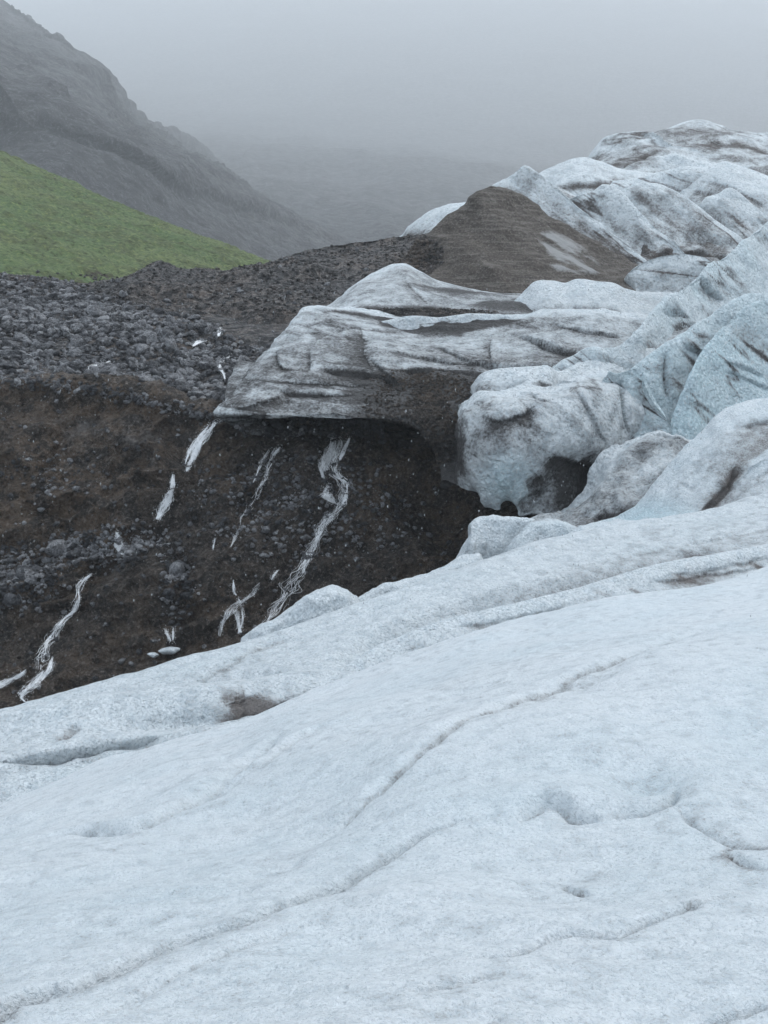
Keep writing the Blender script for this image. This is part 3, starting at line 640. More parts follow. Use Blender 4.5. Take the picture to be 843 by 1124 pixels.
# brown gravel mound with a patch of bare ice
cr0 = row([(405, 305, 205), (425, 293, 206), (440, 283, 206), (455, 271, 207), (480, 250, 208), (500, 233, 209), (515, 221, 210), (527, 211, 210), (538, 207, 211), (552, 209, 213), (575, 222, 215), (600, 240, 216), (640, 262, 217), (680, 285, 218), (705, 302, 218), (735, 318, 216), (760, 322, 216)])
gb = row([(405, 330, 192), (440, 336, 188), (480, 342, 186), (540, 348, 184), (600, 345, 185), (660, 340, 190), (700, 335, 198), (735, 330, 204), (760, 332, 206)])
rows = [off(cr0, 28, -30), off(cr0, 6, -4), cr0] + [mixr(cr0, gb, t, b) for t, b in ((0.15, -0.1), (0.35, 0.2), (0.6, 0.2), (0.82, -0.2))] + [gb, off(gb, -6, -5)]
s = NT('gravel_over_ice')   # gravel skin thinning out to ice
gm = M['grit']
def veil_mat():
    s = NT('gravel_veil')
    grain = s.noise(2.8, 5, 0.75); mid = s.noise(0.45, 6, 0.65); lines = s.noise(0.9, 6, 0.65, stretch=((0.12, 0.3, 2.0), (0, -0.5, 0)))
    c = s.mix(s.ramp(mid, 0.35, 0.65), (0.062, 0.051, 0.042), (0.095, 0.079, 0.066))
    c = s.mix(s.ramp(lines, 0.5, 0.58, 0, 0.75), c, (0.16, 0.142, 0.125))
    c = s.mix(s.ramp(grain, 0.52, 0.66, 0, 0.7), c, (0.22, 0.20, 0.185))
    c = s.mix(s.ramp(grain, 0.48, 0.36, 0, 0.8), c, (0.028, 0.023, 0.02))
    v = s.math('ADD', s.attr('bareice'), s.math('MULTIPLY', s.math('SUBTRACT', grain, 0.5), 0.9))
    v = s.math('ADD', v, s.math('MULTIPLY', s.math('SUBTRACT', lines, 0.5), 0.7))
    c = s.mix(s.ramp(v, 0.25, 1.3, 0, 0.9), c, (0.34, 0.34, 0.335))
    return s.done(c, 0.75, s.bump(grain, 0.5, 0.8, s.bump(mid, 2, 0.5)), 0.25)
M['veil'] = veil_mat()
bpy.data.materials.remove(s.m)
formation('gravel_mound', 'pointed brown gravel mound with a pale patch of bare ice on its flank', 'gravel mound', rows, 420, 300, M['veil'],
    [(2.6, (24, 24, 8), 3, 'scal', 140, -0.5), (1.3, 14, 5, 'facet', 141), (0.40, 3, 4, 'facet', 142), (0.15, 1.0, 3, False, 143)],
    [([(592, 262), (610, 268), (625, 278), (640, 288), (655, 292)], 3.6, 0.6, 0, 1.1, 1.4), ([(600, 285), (630, 298), (650, 300), (662, 290)], 1.2, -0.5, 0, 1.0, 1.3), ([(585, 275), (600, 285), (625, 297)], 1.6, 0.3, 0, 0.8, 1.3),
     ([(470, 330), (500, 322), (560, 325)], 2.5, 0.6, 0, -0.4, 1.3), ([(660, 300), (700, 315), (735, 325)], 2.5, 0, 0, 0.5, 1.3), ([(650, 275), (690, 297)], 1.2, 0.4, -0.5, 0.5, 1.3),
     ([(440, 322), (470, 312), (540, 318), (600, 322)], 1.5, -0.4, 0.6, 0.15, 1.3), ([(538, 207), (545, 235), (560, 270)], 2.5, -0.8, 0, -0.1, 1)],
    wrapL=(-4, 14, -8), attr='bareice', dirt=-0.25, dirt_var=0.35, dirt_scale=12, grad=lambda g, px, py, D, B, n: (D + 1.5 * np.clip(0.55 + 1.6 * fbm(g @ roty(-0.5), (6, 6, 1.2), 4, seed=147), 0, 1) * np.clip(1 - (((px - 622) * 0.87 + (py - 277) * 0.5) / 48) ** 2 - (((py - 277) * 0.87 - (px - 622) * 0.5) / 17) ** 2, 0, 1) ** 0.5 + 0.5 * np.clip((px - 655) / 60, 0, 1) + 0.35 * streaks(g, -0.55, 22, 1.6, 145), B))

# rounded shelf of grey ice under the mound
cr0 = row([(352, 342, 176), (366, 335, 177), (376, 326, 178), (383, 315, 179), (394, 305, 180), (408, 298, 181), (425, 292, 182), (442, 289, 183), (455, 296, 184), (475, 305, 184), (505, 312, 184), (560, 322, 184), (600, 326, 184), (660, 330, 184), (720, 330, 184), (780, 330, 184)])
gb = row([(340, 352, 158), (380, 352, 156), (440, 352, 155), (500, 352, 155), (560, 352, 155), (600, 354, 155), (660, 356, 156), (720, 358, 158), (780, 360, 160)])
rows = [off(cr0, 18, -16), off(cr0, 4, -1.5), cr0] + [mixr(cr0, gb, t, b) for t, b in ((0.2, 0.5), (0.45, 0.8), (0.75, 0.4))] + [gb, off(gb, -2, -3)]
formation('rounded_ice_shelf', 'rounded shelf of speckled grey ice at the left foot of the brown gravel mound', 'ice shelf', rows, 420, 200, M['ice_far'],
    [(1.3, (18, 18, 8), 3, 'scal', 150, -0.2), (0.3, 12, 4, 'facet', 151), (0.23, 2, 4, 'facet', 152)],
    [([(352, 344), (400, 340), (450, 346), (500, 345), (540, 347), (600, 345)], 1.8, -0.7, 0, 1.6, 1.5), ([(430, 340), (470, 338), (520, 342)], 1.2, -0.5, 0, 1.3, 1.4),
     ([(447, 293), (452, 310), (465, 322), (475, 334)], 0.5, 0.5, 0.3, 0.8, 1.5), ([(455, 300), (490, 315), (540, 318), (580, 325)], 2.6, 0.2, 0, 1.3, 1.4), ([(520, 330), (560, 335), (600, 335)], 3.0, -0.3, 0, 1.3, 1.4)],
    wrapL=(-3, 12, -5), dirt=0.5, dirt_var=0.3, dirt_scale=9)

# bright lip of ice right of the gravel band
cr0 = row([(565, 330, 166), (578, 318, 166), (590, 310, 166), (605, 309, 166), (622, 312, 166), (632, 309, 166), (650, 310, 166), (672, 313, 166), (690, 319, 167), (705, 322, 168), (760, 325, 170), (800, 330, 172)])
rows = [off(cr0, 14, -12), off(cr0, 2.5, -0.8), cr0, off(cr0, -2.5, -1.6), off(cr0, -8, -5), off(cr0, -16, -8), off(cr0, -22, -16)]
formation('bright_ice_lip', 'bright white ice lip under the right foot of the brown gravel mound', 'ice lip', rows, 260, 140, M['ice_far'],
    [(0.57, 8, 4, 'facet', 153), (0.23, 2, 4, 'facet', 154)],
    [([(560, 338), (600, 340), (650, 338), (700, 342)], 1.0, 0.5, -0.3, 0.9, 1.4), ([(690, 322), (720, 327), (780, 329)], 1.4, 0.3, 0, 0.7, 1.5)], wrapL=(-4, 8, -4), dirt=-0.02, dirt_var=0.35, dirt_scale=5)

# overhanging ice front
cr0 = row([(300, 372, 142), (310, 362, 144), (322, 352, 146), (334, 344, 148), (348, 340, 150), (365, 339, 151), (400, 342, 151), (430, 350, 150), (450, 354, 149), (480, 349, 148), (520, 347, 148), (545, 348, 148), (575, 350, 147), (600, 346, 147), (640, 342, 146), (690, 345, 146), (740, 355, 146), (790, 360, 146)])
r1 = row([(277, 398, 133), (300, 380, 135), (325, 371, 137), (360, 366, 139), (400, 368, 140), (450, 368, 140), (520, 366, 140), (600, 366, 139), (690, 372, 138), (790, 385, 138)])
r2 = row([(262, 422, 127), (290, 402, 128), (330, 398, 129), (380, 396, 130), (440, 394, 131), (520, 396, 131), (600, 396, 130), (690, 405, 130), (790, 415, 130)])
r3 = row([(250, 440, 122), (285, 430, 121), (330, 425, 122), (380, 424, 123), (440, 424, 124), (500, 426, 123), (560, 432, 122), (640, 440, 122), (790, 450, 124)])
r4 = row([(238, 452, 119), (280, 452, 117.5), (330, 452, 117), (380, 453, 117), (430, 455, 117), (470, 462, 117), (500, 480, 116), (560, 490, 117), (640, 490, 118), (790, 490, 120)])
r5 = row([(240, 457, 119.5), (280, 461, 118), (330, 463, 117.5), (370, 463, 117.3), (420, 466, 117.2), (455, 472, 117), (468, 490, 116), (478, 510, 115.5), (490, 528, 115.5), (520, 542, 115.5), (640, 545, 116), (790, 540, 120)])
rows = [off(cr0, 8, -9, 4), off(cr0, 2.5, -0.9, 1.0), cr0, r1, r2, r3, r4, r5, off(r5, 3, 0.6), off(r5, 12, 2.5), off(r5, 20, 4)]
def g_front(g, px, py, D, B, n):
    bands = streaks(g, -0.06, 26, 1.2, 161)
    lower = np.clip((g[..., 2] * -1 - 7.0) / 4, 0, 1)
    x = (px - 330) / 510
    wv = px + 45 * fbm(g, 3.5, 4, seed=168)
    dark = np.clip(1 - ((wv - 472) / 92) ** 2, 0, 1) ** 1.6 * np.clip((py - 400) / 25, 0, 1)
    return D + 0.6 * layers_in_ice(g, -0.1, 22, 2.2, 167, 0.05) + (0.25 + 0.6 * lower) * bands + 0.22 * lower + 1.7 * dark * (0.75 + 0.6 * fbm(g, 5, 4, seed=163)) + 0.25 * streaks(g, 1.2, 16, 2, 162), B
ff = [([(350, 342), (400, 345), (450, 352), (500, 352), (545, 352)], 1.1, -0.9, 0, 1.9, 1.6), ([(400, 356), (430, 352), (470, 349), (520, 350), (560, 352)], 0.9, -0.6, 0, 1.7, 1.5), ([(440, 345), (480, 344), (540, 348), (590, 350)], 1.2, -0.5, 0, 1.5, 1.4),
    ([(392, 356), (400, 370), (402, 392), (415, 410)], 1.6, 0.6, 0.3, 0.9, 1.5), ([(400, 390), (420, 408), (440, 425)], 0.5, 0.4, 0.4, 0.7, 1.4), ([(385, 362), (360, 365), (345, 375)], 0.6, 0.5, 0.4, 0.4, 1.4),
    ([(345, 345), (343, 360), (348, 372)], 0.5, 0.3, 0, 0.2), ([(540, 355), (538, 380), (540, 402)], 0.35, 0.5, 0.2, 0.8, 1.5), ([(486, 352), (500, 352), (505, 362)], 1.0, 0.2, 0, 1.1, 1.3),
    ([(340, 378), (342, 395), (338, 410)], 0.7, 0.3, 0.3, 0.7, 1.4), ([(304, 375), (304, 392), (315, 400), (330, 402)], 0.5, 0.4, 0.4, 0.7, 1.4),
    ([(345, 402), (380, 405), (420, 412), (450, 425)], 1.1, 0.8, 0.9, 1.0, 1.4), ([(300, 425), (350, 428), (400, 432)], 0.7, 0.8, 0.5, 1.1, 1.5), ([(290, 415), (330, 418), (380, 418), (420, 420)], 0.5, 0.5, 0.3, 0.8, 1.5),
    ([(400, 385), (460, 390), (520, 398), (570, 402), (640, 402)], 0.7, 0.6, 0.6, 0.5, 1.6), ([(470, 370), (500, 385), (520, 400)], 0.5, 0.3, 0.5, 0.4, 1.5),
    ([(425, 413), (440, 408), (470, 406), (520, 410), (560, 410)], 1.4, 0.8, 0.8, 1.2, 1.5), ([(440, 420), (480, 425), (520, 430)], 3.0, 0.3, 0, 1.2, 1.4), ([(470, 440), (485, 470), (495, 500), (500, 530)], 3.0, 0.4, 0, 1.4, 1.6),
    ([(455, 462), (480, 500), (505, 535)], 1.6, 0, 0, 1.0, 1.5), ([(250, 450), (290, 440), (320, 425)], 0.8, -0.4, 0.4, 0.4, 1.3), ([(430, 460), (445, 450), (458, 440)], 1.0, -0.6, 0, -1.0, 1.2),
    ([(560, 360), (620, 380), (680, 400)], 0.7, 0.5, 0.9, 0.6, 1.6), ([(580, 385), (630, 390), (670, 385)], 2.5, 0.3, 0, 0.5, 1.5), ([(600, 350), (640, 362), (690, 365)], 0.8, 0.4, 0.6, 0.6, 1.5)]
formation('overhanging_ice_front', 'grey layered ice front with dark dirt bands, overhanging the rock wall and waterfalls', 'ice front', rows, 760, 560, M['ice_far'],
    [(2.0, (22, 22, 6.5), 3, 'scal', 160, -0.12), (0.5, 16, 4, 'facet', 164), (0.52, (5, 5, 1.4), 4, 'facet', 165), (0.12, 0.9, 3, False, 166)], ff, wrapL=(3.5, 6, -1.5), dirt=0.42, dirt_var=0.35, dirt_scale=8, grad=g_front)

# big rounded block of ice
k0 = row([(505, 452, 117), (512, 444, 114), (530, 437, 113), (560, 432, 113), (585, 424, 114), (600, 428, 114), (640, 412, 116), (665, 411, 117), (682, 420, 117), (695, 432, 117), (708, 445, 118), (728, 458, 119), (735, 468, 120)])
k1 = row([(500, 468, 112), (510, 458, 110), (535, 450, 108.5), (570, 447, 108), (610, 445, 109), (650, 436, 111), (680, 440, 112.5), (702, 452, 114), (730, 472, 118)])
k2 = row([(499, 495, 110), (510, 490, 107.5), (535, 488, 106), (570, 487, 106), (610, 487, 107), (650, 482, 109), (680, 482, 112), (705, 485, 115), (730, 492, 118)])
k3 = row([(493, 522, 110), (505, 523, 108), (535, 527, 106), (570, 527, 106), (610, 525, 107.5), (650, 520, 111), (690, 515, 114), (730, 515, 118)])
k4 = row([(492, 535, 110.5), (510, 541, 109), (522, 543, 108.4), (526, 552, 108), (545, 562, 107.3), (551, 562, 107.3), (556, 556, 107.6), (566, 570, 107.2), (590, 571, 107.5), (630, 568, 109), (690, 560, 114), (730, 552, 118)])
rows = [off(k0, 12, -12), off(k0, 3, -0.6), k0, k1, k2, k3, k4, off(k4, 2, 0.5), off(k4, 8, 2)]
def g_blk(g, px, py, D, B, n):
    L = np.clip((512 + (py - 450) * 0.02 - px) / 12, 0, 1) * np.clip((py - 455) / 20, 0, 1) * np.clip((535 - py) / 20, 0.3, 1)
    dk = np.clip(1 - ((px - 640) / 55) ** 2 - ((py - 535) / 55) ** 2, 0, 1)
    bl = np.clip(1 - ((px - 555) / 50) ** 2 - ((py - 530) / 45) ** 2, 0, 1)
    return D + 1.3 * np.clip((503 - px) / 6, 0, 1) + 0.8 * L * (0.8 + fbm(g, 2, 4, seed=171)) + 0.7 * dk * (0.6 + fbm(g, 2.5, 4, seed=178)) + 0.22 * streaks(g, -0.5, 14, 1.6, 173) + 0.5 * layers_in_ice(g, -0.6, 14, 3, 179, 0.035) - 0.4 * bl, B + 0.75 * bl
kk = [([(528, 452), (545, 462), (570, 456), (592, 448)], 1.2, 0.6, 0.6, 0.9, 1.4), ([(582, 430), (600, 442), (605, 438)], 0.5, 0.6, 0.5, 0.6, 1.4),
    ([(630, 430), (650, 460), (668, 490)], 0.6, 0.4, 0.5, 0.3, 1.4),
    ([(598, 500), (615, 508), (640, 512), (660, 520)], 1.8, 0.8, 0.5, 1.2, 1.4), ([(560, 560), (590, 548), (612, 540)], 1.3, 0.6, 0.4, 0.4, 1.4), ([(575, 540), (590, 535), (600, 528)], 1.2, 0.6, 0, 1.0, 1.2),
    ([(684, 422), (686, 450), (690, 480)], 0.7, 1.2, 0.6, 0.5, 1.3, 0.6), ([(695, 432), (715, 450), (732, 466)], 1.2, 0.3, 0, 1.2, 1.5), ([(600, 430), (605, 420), (640, 415)], 0.5, -0.3, 0.3, -0.2, 1.3),
    ([(505, 470), (500, 500), (500, 530)], 1.8, 0, 0, 0.9, 1.3)]
formation('rounded_ice_block', 'big rounded block of pale grey ice with a ragged lower edge above the dark gap', 'ice block', rows, 520, 400, M['ice_far'],
    [(1.6, (14, 14, 8), 3, 'scal', 170, 0.9), (0.4, 10, 4, 'facet', 174), (0.40, 3, 4, 'facet', 175), (0.12, 0.8, 3, False, 176)], kk, wrapL=(3.5, 7, 0.3), wrapR=(2, 8, 0), dirt=0.30, dirt_var=0.28, dirt_scale=6, grad=g_blk)

# ice step between the front and the block
cr0 = row([(520, 425, 119), (528, 416, 118), (545, 411, 118), (580, 408, 118), (600, 406, 119), (612, 412, 121), (640, 398, 125), (655, 392, 126), (680, 390, 128), (720, 385, 130)])
rows = [off(cr0, 8, -8), off(cr0, 2, -0.5), cr0, off(cr0, -2.5, -2.0), off(cr0, -4, -5), off(cr0, -5, -9)]
formation('ice_step', 'small fractured ice step wedged above the big rounded ice block', 'ice step', rows, 240, 130, M['ice_far'], [(0.69, 6, 4, 'facet', 177), (0.23, 1.6, 4, 'facet', 178)],
    [([(525, 420), (522, 440)], 1.6, 0, 0, 1.2, 1.4), ([(590, 412), (600, 420), (620, 428)], 1.4, 0.5, 0.3, 0.9, 1.4), ([(545, 430), (580, 415)], 0.4, 0.4, 0.2, 0.4, 1.4)], wrapL=(1, 5, -1), dirt=0.22, dirt_var=0.3, dirt_scale=5)

# blue fins
def g_fin(seed, a=-0.75, amt=0.22):
    def f(g, px, py, D, B, n):
        return D + amt * streaks(g, a, 20, 1.3, seed) + 0.45 * layers_in_ice(g, a, 22, 3.5, seed + 9, 0.03), B + 0.3 * fbm(g, 9, 4, seed=seed + 3) + 0.25 * streaks(g, a, 26, 3.0, seed + 7)
    return f
cr0 = row([(592, 440, 128), (610, 428, 129), (630, 413, 130), (640, 398, 131), (655, 394, 132), (668, 400, 133), (690, 378, 136), (705, 366, 139), (716, 352, 142), (728, 341, 145), (745, 325, 150), (762, 310, 154), (768, 300, 156), (785, 289, 159), (800, 280, 162), (815, 268, 165), (828, 254, 168), (843, 243, 171), (950, 175, 185), (1100, 130, 200)])
fb = row([(610, 490, 121), (640, 480, 120), (680, 470, 120), (720, 455, 122), (760, 430, 126), (800, 410, 131), (843, 395, 136), (950, 360, 150), (1100, 340, 160)])
rows = [off(cr0, 24, -36, 8), off(cr0, 5, -3, 2), cr0] + [mixr(cr0, fb, t, b, 44) for t, b in ((0.12, -0.3), (0.3, 0.1), (0.55, 0.6), (0.8, 0.6))] + [fb, off(fb, -2, -10)]
hs = [([(768, 300), (790, 318), (805, 332), (830, 335)], 1.6, 0.5, -1.6, 0.35, 1.3), ([(722, 345), (745, 355), (765, 345), (790, 348)], 1.8, 0.6, 0.8, 0.3, 1.4),
    ([(710, 362), (735, 375), (745, 380)], 1.0, 0.5, 0.8, 0.2, 1.3), ([(640, 402), (665, 410), (690, 420)], 1.0, 0.8, 0.9, 0.9, 1.4), ([(700, 372), (690, 372), (672, 395), (650, 402)], 1.0, -0.5, 0.6, 0.2, 1.3),
    ([(845, 285), (838, 300), (835, 320)], 0.7, 0.5, 0.3, 0.8, 1.3), ([(800, 280), (815, 300), (843, 320)], 0.5, 0.3, 0.5, 0.2, 1.3), ([(785, 290), (800, 312), (810, 325)], 0.6, 0.3, 0.6, 0.2, 1.3),
    ([(655, 398), (680, 415), (700, 430)], 0.7, 0.5, 0.6, 0.6, 1.4), ([(755, 318), (745, 335), (725, 348)], 2.0, 0, 0, -0.1, 1.4, 0.3), ([(600, 440), (640, 420), (690, 385), (720, 355)], 1.6, 0, 0, 0.25, 1.3, -0.3)]
formation('blue_ice_fin', 'tall pale blue ice fin running up to the right edge, behind the smaller blue fin', 'ice fin', rows, 460, 380, M['ice_far'],
    [(2.6, (26, 26, 8), 3, 'scal', 180, -0.8), (0.4, 14, 4, 'facet', 181), (0.46, 3.5, 4, 'facet', 182), (0.1, 0.8, 3, False, 183)], [], shift=(0, 7, -2.5), wrapL=(-2, 6, -3), dirt=0.04, dirt_var=0.22, dirt_scale=8, blue=0.55, grad=g_fin(184))

cr0 = row([(672, 412, 119), (680, 407, 119), (700, 403, 120), (708, 392, 120.5), (716, 386, 121), (733, 381, 122), (748, 368, 123), (760, 355, 124), (775, 346, 125), (790, 336, 126), (808, 327, 127), (825, 325, 128), (843, 323, 129), (900, 315, 132), (1000, 300, 136), (1100, 310, 140)])
fb = row([(700, 455, 113), (728, 468, 112), (745, 485, 111), (765, 492, 110.5), (790, 480, 111), (843, 465, 112), (900, 450, 114), (1000, 430, 118), (1100, 430, 122)])
rows = [off(cr0, 14, -26, 5), off(cr0, 3.5, -3, 1.5), cr0] + [mixr(cr0, fb, t, b, 44) for t, b in ((0.07, -0.1), (0.22, 0.1), (0.5, 0.5), (0.8, 0.3))] + [fb, off(fb, -1, -8)]
hs = [([(733, 382), (733, 410), (733, 440), (735, 470)], 0.7, 0.8, 0.8, 0.35, 1.3), ([(790, 337), (775, 360), (765, 385), (755, 420), (742, 455)], 0.9, 0.5, -0.9, 0.2, 1.3),
    ([(820, 328), (800, 352), (780, 385), (765, 420), (745, 455)], 0.8, 0.3, 0.8, 0.3, 1.3), ([(700, 405), (715, 420), (732, 432)], 0.5, 0.6, 0.7, 0.4, 1.3), ([(748, 370), (765, 380), (790, 388)], 0.5, 0.3, 0.6, 0.2, 1.3),
    ([(790, 395), (815, 400), (845, 412)], 0.4, 0.3, 0.4, 0.2, 1.3), ([(800, 400), (820, 412), (850, 428)], 0.3, 0.25, 0.3, 0.25, 1.3), ([(770, 440), (800, 432), (850, 445)], 0.4, 0.3, 0.3, 0.15, 1.3),
    ([(672, 410), (690, 425), (715, 450), (735, 468)], 0.8, 0.2, 0, 0.4, 1.3, -0.3), ([(742, 458), (760, 475), (768, 488)], 0.9, 0.6, 0.4, 0.5, 1.3), ([(740, 395), (755, 402), (770, 410)], 0.4, 0.3, 0.3, 0.1, 1.3)]
formation('near_blue_ice_fin', 'smooth bluest ice fin at the right edge, in front of the taller pale one', 'ice fin', rows, 420, 380, M['ice_far'],
    [(2.2, (30, 30, 9), 3, 'scal', 190, -0.55), (0.3, 13, 4, 'facet', 191), (0.34, 3.5, 4, 'facet', 192), (0.08, 0.8, 3, False, 193)], [], shift=(0, 5, -2.5), wrapL=(-1, 5, -2), dirt=0.02, dirt_var=0.2, dirt_scale=8, blue=0.85, grad=g_fin(194, -0.5, 0.16))

# dirty hollow between block and curved ridge
cr0 = row([(545, 590, 104), (580, 575, 104), (600, 568, 106), (640, 545, 106), (665, 515, 107), (690, 492, 108), (705, 482, 108.5), (725, 475, 109), (745, 478, 109), (765, 485, 109), (790, 490, 109)])
fb = row([(540, 615, 88), (580, 600, 90), (620, 592, 91), (660, 590, 92), (700, 580, 94), (740, 565, 96), (770, 545, 98), (790, 530, 99)])
rows = [off(cr0, 8, -8), off(cr0, 2, -1), cr0] + [mixr(cr0, fb, t, b) for t, b in ((0.2, 0.5), (0.5, 0.4), (0.8, 0.1))] + [fb, off(fb, -1, -6)]
formation('dirty_ice_hollow', 'dark crumpled dirty ice in the hollow between the rounded block and curved ridge', 'dirty ice', rows, 320, 260, M['ice_far'],
    [(1.6, (7, 7, 4), 3, 'scal', 200, 0.8), (0.7, 7, 5, 'facet', 201), (0.57, 2.2, 4, 'facet', 202), (0.15, 0.7, 3, False, 203)],
    [([(600, 560), (640, 530), (675, 500), (700, 482)], 1.2, -0.8, 0.8, 0.2, 1.3), ([(640, 560), (665, 555), (700, 560)], 1.3, 0.8, 0.5, 0.8, 1.3), ([(655, 495), (640, 520), (610, 555)], 1.5, 0.8, 0, 0.9, 1.4), ([(710, 480), (720, 475), (760, 482)], 0.8, 0.4, 0.5, 1.0, 1.3),
     ([(620, 575), (650, 580), (690, 570)], 1.5, 0, 0, 0.8, 1.3), ([(700, 500), (730, 510), (745, 500)], 3, 0, 0, -0.45, 1.3), ([(715, 535), (735, 530), (720, 515)], 1.0, 0.8, 0.5, 0.9, 1.4)],
    dirt=0.52, dirt_var=0.5, dirt_scale=4)

# curved ridge with dirty inner side
cr0 = row([(622, 592, 90), (650, 580, 91), (680, 572, 91), (700, 560, 91), (712, 545, 91.5), (728, 525, 92), (742, 508, 92.5), (754, 494, 93), (766, 482, 93.5), (775, 472, 94), (782, 462, 94), (795, 453, 94.5), (810, 446, 95), (828, 441, 95.5), (843, 437, 96), (900, 420, 98), (1000, 400, 102), (1100, 390, 106)])
c1 = row([(622, 596, 89), (650, 587, 89.5), (680, 579, 89.5), (704, 570, 89), (722, 558, 89), (740, 540, 89.5), (756, 522, 90), (770, 505, 90.5), (780, 492, 91), (790, 480, 91.5), (803, 470, 92), (820, 462, 92.5), (843, 457, 93), (900, 440, 95), (1000, 420, 99), (1100, 410, 103)])
c2 = row([(622, 602, 88), (660, 592, 87.5), (700, 580, 87), (735, 566, 87), (765, 545, 87.5), (785, 525, 88), (800, 508, 88.5), (815, 495, 89.2), (830, 485, 90), (850, 476, 90.5), (900, 460, 92.5), (1000, 440, 96), (1100, 430, 100)])
c3 = row([(622, 606, 86), (660, 596, 85.5), (710, 584, 85), (750, 572, 85), (780, 560, 86), (800, 545, 86.5), (820, 527, 87), (840, 512, 87.5), (870, 500, 88), (900, 490, 89), (1000, 470, 92), (1100, 460, 95)])
c4 = row([(622, 612, 84), (660, 604, 84), (710, 592, 84), (760, 580, 84), (800, 570, 84), (843, 555, 84), (900, 540, 86), (1000, 510, 90), (1100, 500, 92)])
rows = [off(cr0, 6, -12, -1), off(cr0, 1.6, -1.0), cr0, c1, c2, c3, c4, off(c4, 0, -5)]
def g_curve(g, px, py, D, B, n):
    b = np.clip(1 - ((px - 715) / 60) ** 2 - ((py - 570) / 30) ** 2, 0, 1)
    return D + 0.22 * streaks(g, 0.9, 14, 1.2, 214), B + 0.6 * b
formation('curved_ice_ridge', 'smooth curving white ice ridge with a grey dirty flank at the right edge', 'ice ridge', rows, 420, 300, M['ice_mid'],
    [(0.5, 8, 4, False, 211), (0.23, 2, 4, 'facet', 212), (0.06, 0.7, 3, False, 213)],
    [([(790, 530), (808, 505), (825, 490), (845, 478), (880, 465)], 2.2, 0.9, -0.4, 0.75, 1.4), ([(770, 560), (785, 545), (800, 520), (815, 505)], 1.2, 0.5, 0.5, 1.0, 1.4), ([(815, 512), (790, 540), (772, 565)], 0.8, 0.8, 0.6, 0.9, 1.3),
     ([(775, 475), (755, 500), (730, 530), (700, 560), (670, 578)], 0.5, 0.3, 0.3, 0.5, 1.3), ([(690, 565), (655, 582), (630, 592)], 0.8, 0.2, 0, 0.8, 1.5), ([(740, 525), (755, 532), (765, 540)], 0.2, 0.2, 0.1, 0.3, 1.3),
     ([(810, 465), (830, 458), (850, 455)], 0.7, 0.5, 0.5, 0.5, 1.4), ([(750, 563), (758, 556), (762, 566)], 0.5, 0.7, 0, 0.0, 1, 0.6), ([(790, 540), (820, 515), (850, 498)], 0.5, -0.3, 0.3, -0.3, 1.3), ([(820, 525), (850, 508), (880, 495)], 0.4, 0.4, 0.3, 0.5, 1.3)],
    wrapL=(-2, 4, -2), dirt=0.03, dirt_var=0.18, dirt_scale=5, blue=0.15, grad=g_curve)

# single fins of ice standing one behind the other
def fin(label, crest, fwd, drop, seed, mat='ice_far', back=8, dirt=0.1, blue=0.0, ang=-0.7, strokes=(), amp=1.0, name='ice_fin', rimw=1.2, foot=0.3, n=(300, 170), kind='ice fin'):
    c = row(crest)
    k = np.arange(len(c)) / (len(c) - 1.0)
    tp = np.minimum(1, np.minimum(k, 1 - k) * 4 + 0.35)[:, None]
    v = lambda a, b: c + np.array([0, a, b]) * tp
    rows = [v(back, -drop * 1.3), v(back * 0.35, -drop * 0.35), v(back * 0.05, -0.05), v(-fwd * 0.10, -drop * 0.07), v(-fwd * 0.28, -drop * 0.30), v(-fwd * 0.55, -drop * 0.62), v(-fwd, -drop), v(-fwd, -drop * 1.4)]
    rr = [np.concatenate([[r[0] + np.array([-0.3, back * 0.5, -drop * 0.5])], r, [r[-1] + np.array([0.3, back * 0.5, -drop * 0.5])]]) for r in rows]
    big = 2.0 if mat == 'ice_top' else 1.0
    def gf(g, px, py, D, B, n):
        return D + 0.85 * streaks(g, ang, 16 * big, 1.2 * big, seed + 5) + 1.2 * layers_in_ice(g, ang, 20 * big, 3.0 * big, seed + 6, 0.035), B + 0.2 * streaks(g, ang, 16 * big, 3 * big, seed + 7)
    strokes = [(a[0], a[1], a[2], a[3], a[4]) for a in strokes]
    o, _ = surface(name, rr, n[0], n[1], M[mat], [(1.5 * amp * big, (18 * big, 18 * big, 6 * big), 3, 'scal', seed, ang), (0.16 * amp * big, 3 * big, 4, 'facet', seed + 1), (0.08 * amp, 0.8, 3, False, seed + 2)],
        strokes, dirt=dirt, dirt_var=0.35, dirt_scale=6 * big, blue=blue, grad=gf, sgn=-1, rimw=rimw * big)
    return tag(o, label, kind)
T_ = 'ice_top'
fin('leftmost white topped ice fin of the folded ridge, its peak touching the brown mound', [(520, 222, 236), (532, 212, 236), (541, 204, 236), (556, 194, 236), (568, 187, 236), (577, 182, 236), (588, 187, 235), (603, 197, 234), (622, 211, 232), (650, 233, 230), (680, 256, 228), (700, 276, 226), (716, 300, 224)], 10, 15, 501, T_, dirt=0.38, back=14)
fin('second ice fin of the folded ridge, with a rounded top right of the leftmost one', [(622, 214, 243), (634, 209, 243), (648, 208, 243), (663, 204, 243), (680, 211, 242), (697, 226, 240), (720, 245, 238), (742, 262, 236), (765, 282, 234), (785, 300, 232)], 11, 14, 511, T_, dirt=0.5, back=14)
fin('long low ice fin with a bright rim across the middle of the folded ridge', [(668, 212, 250), (682, 204, 250), (700, 200, 250), (724, 201, 250), (744, 213, 249), (765, 229, 247), (785, 246, 245), (808, 263, 243), (830, 279, 241), (850, 292, 240)], 11, 14, 521, T_, dirt=0.48, back=14)
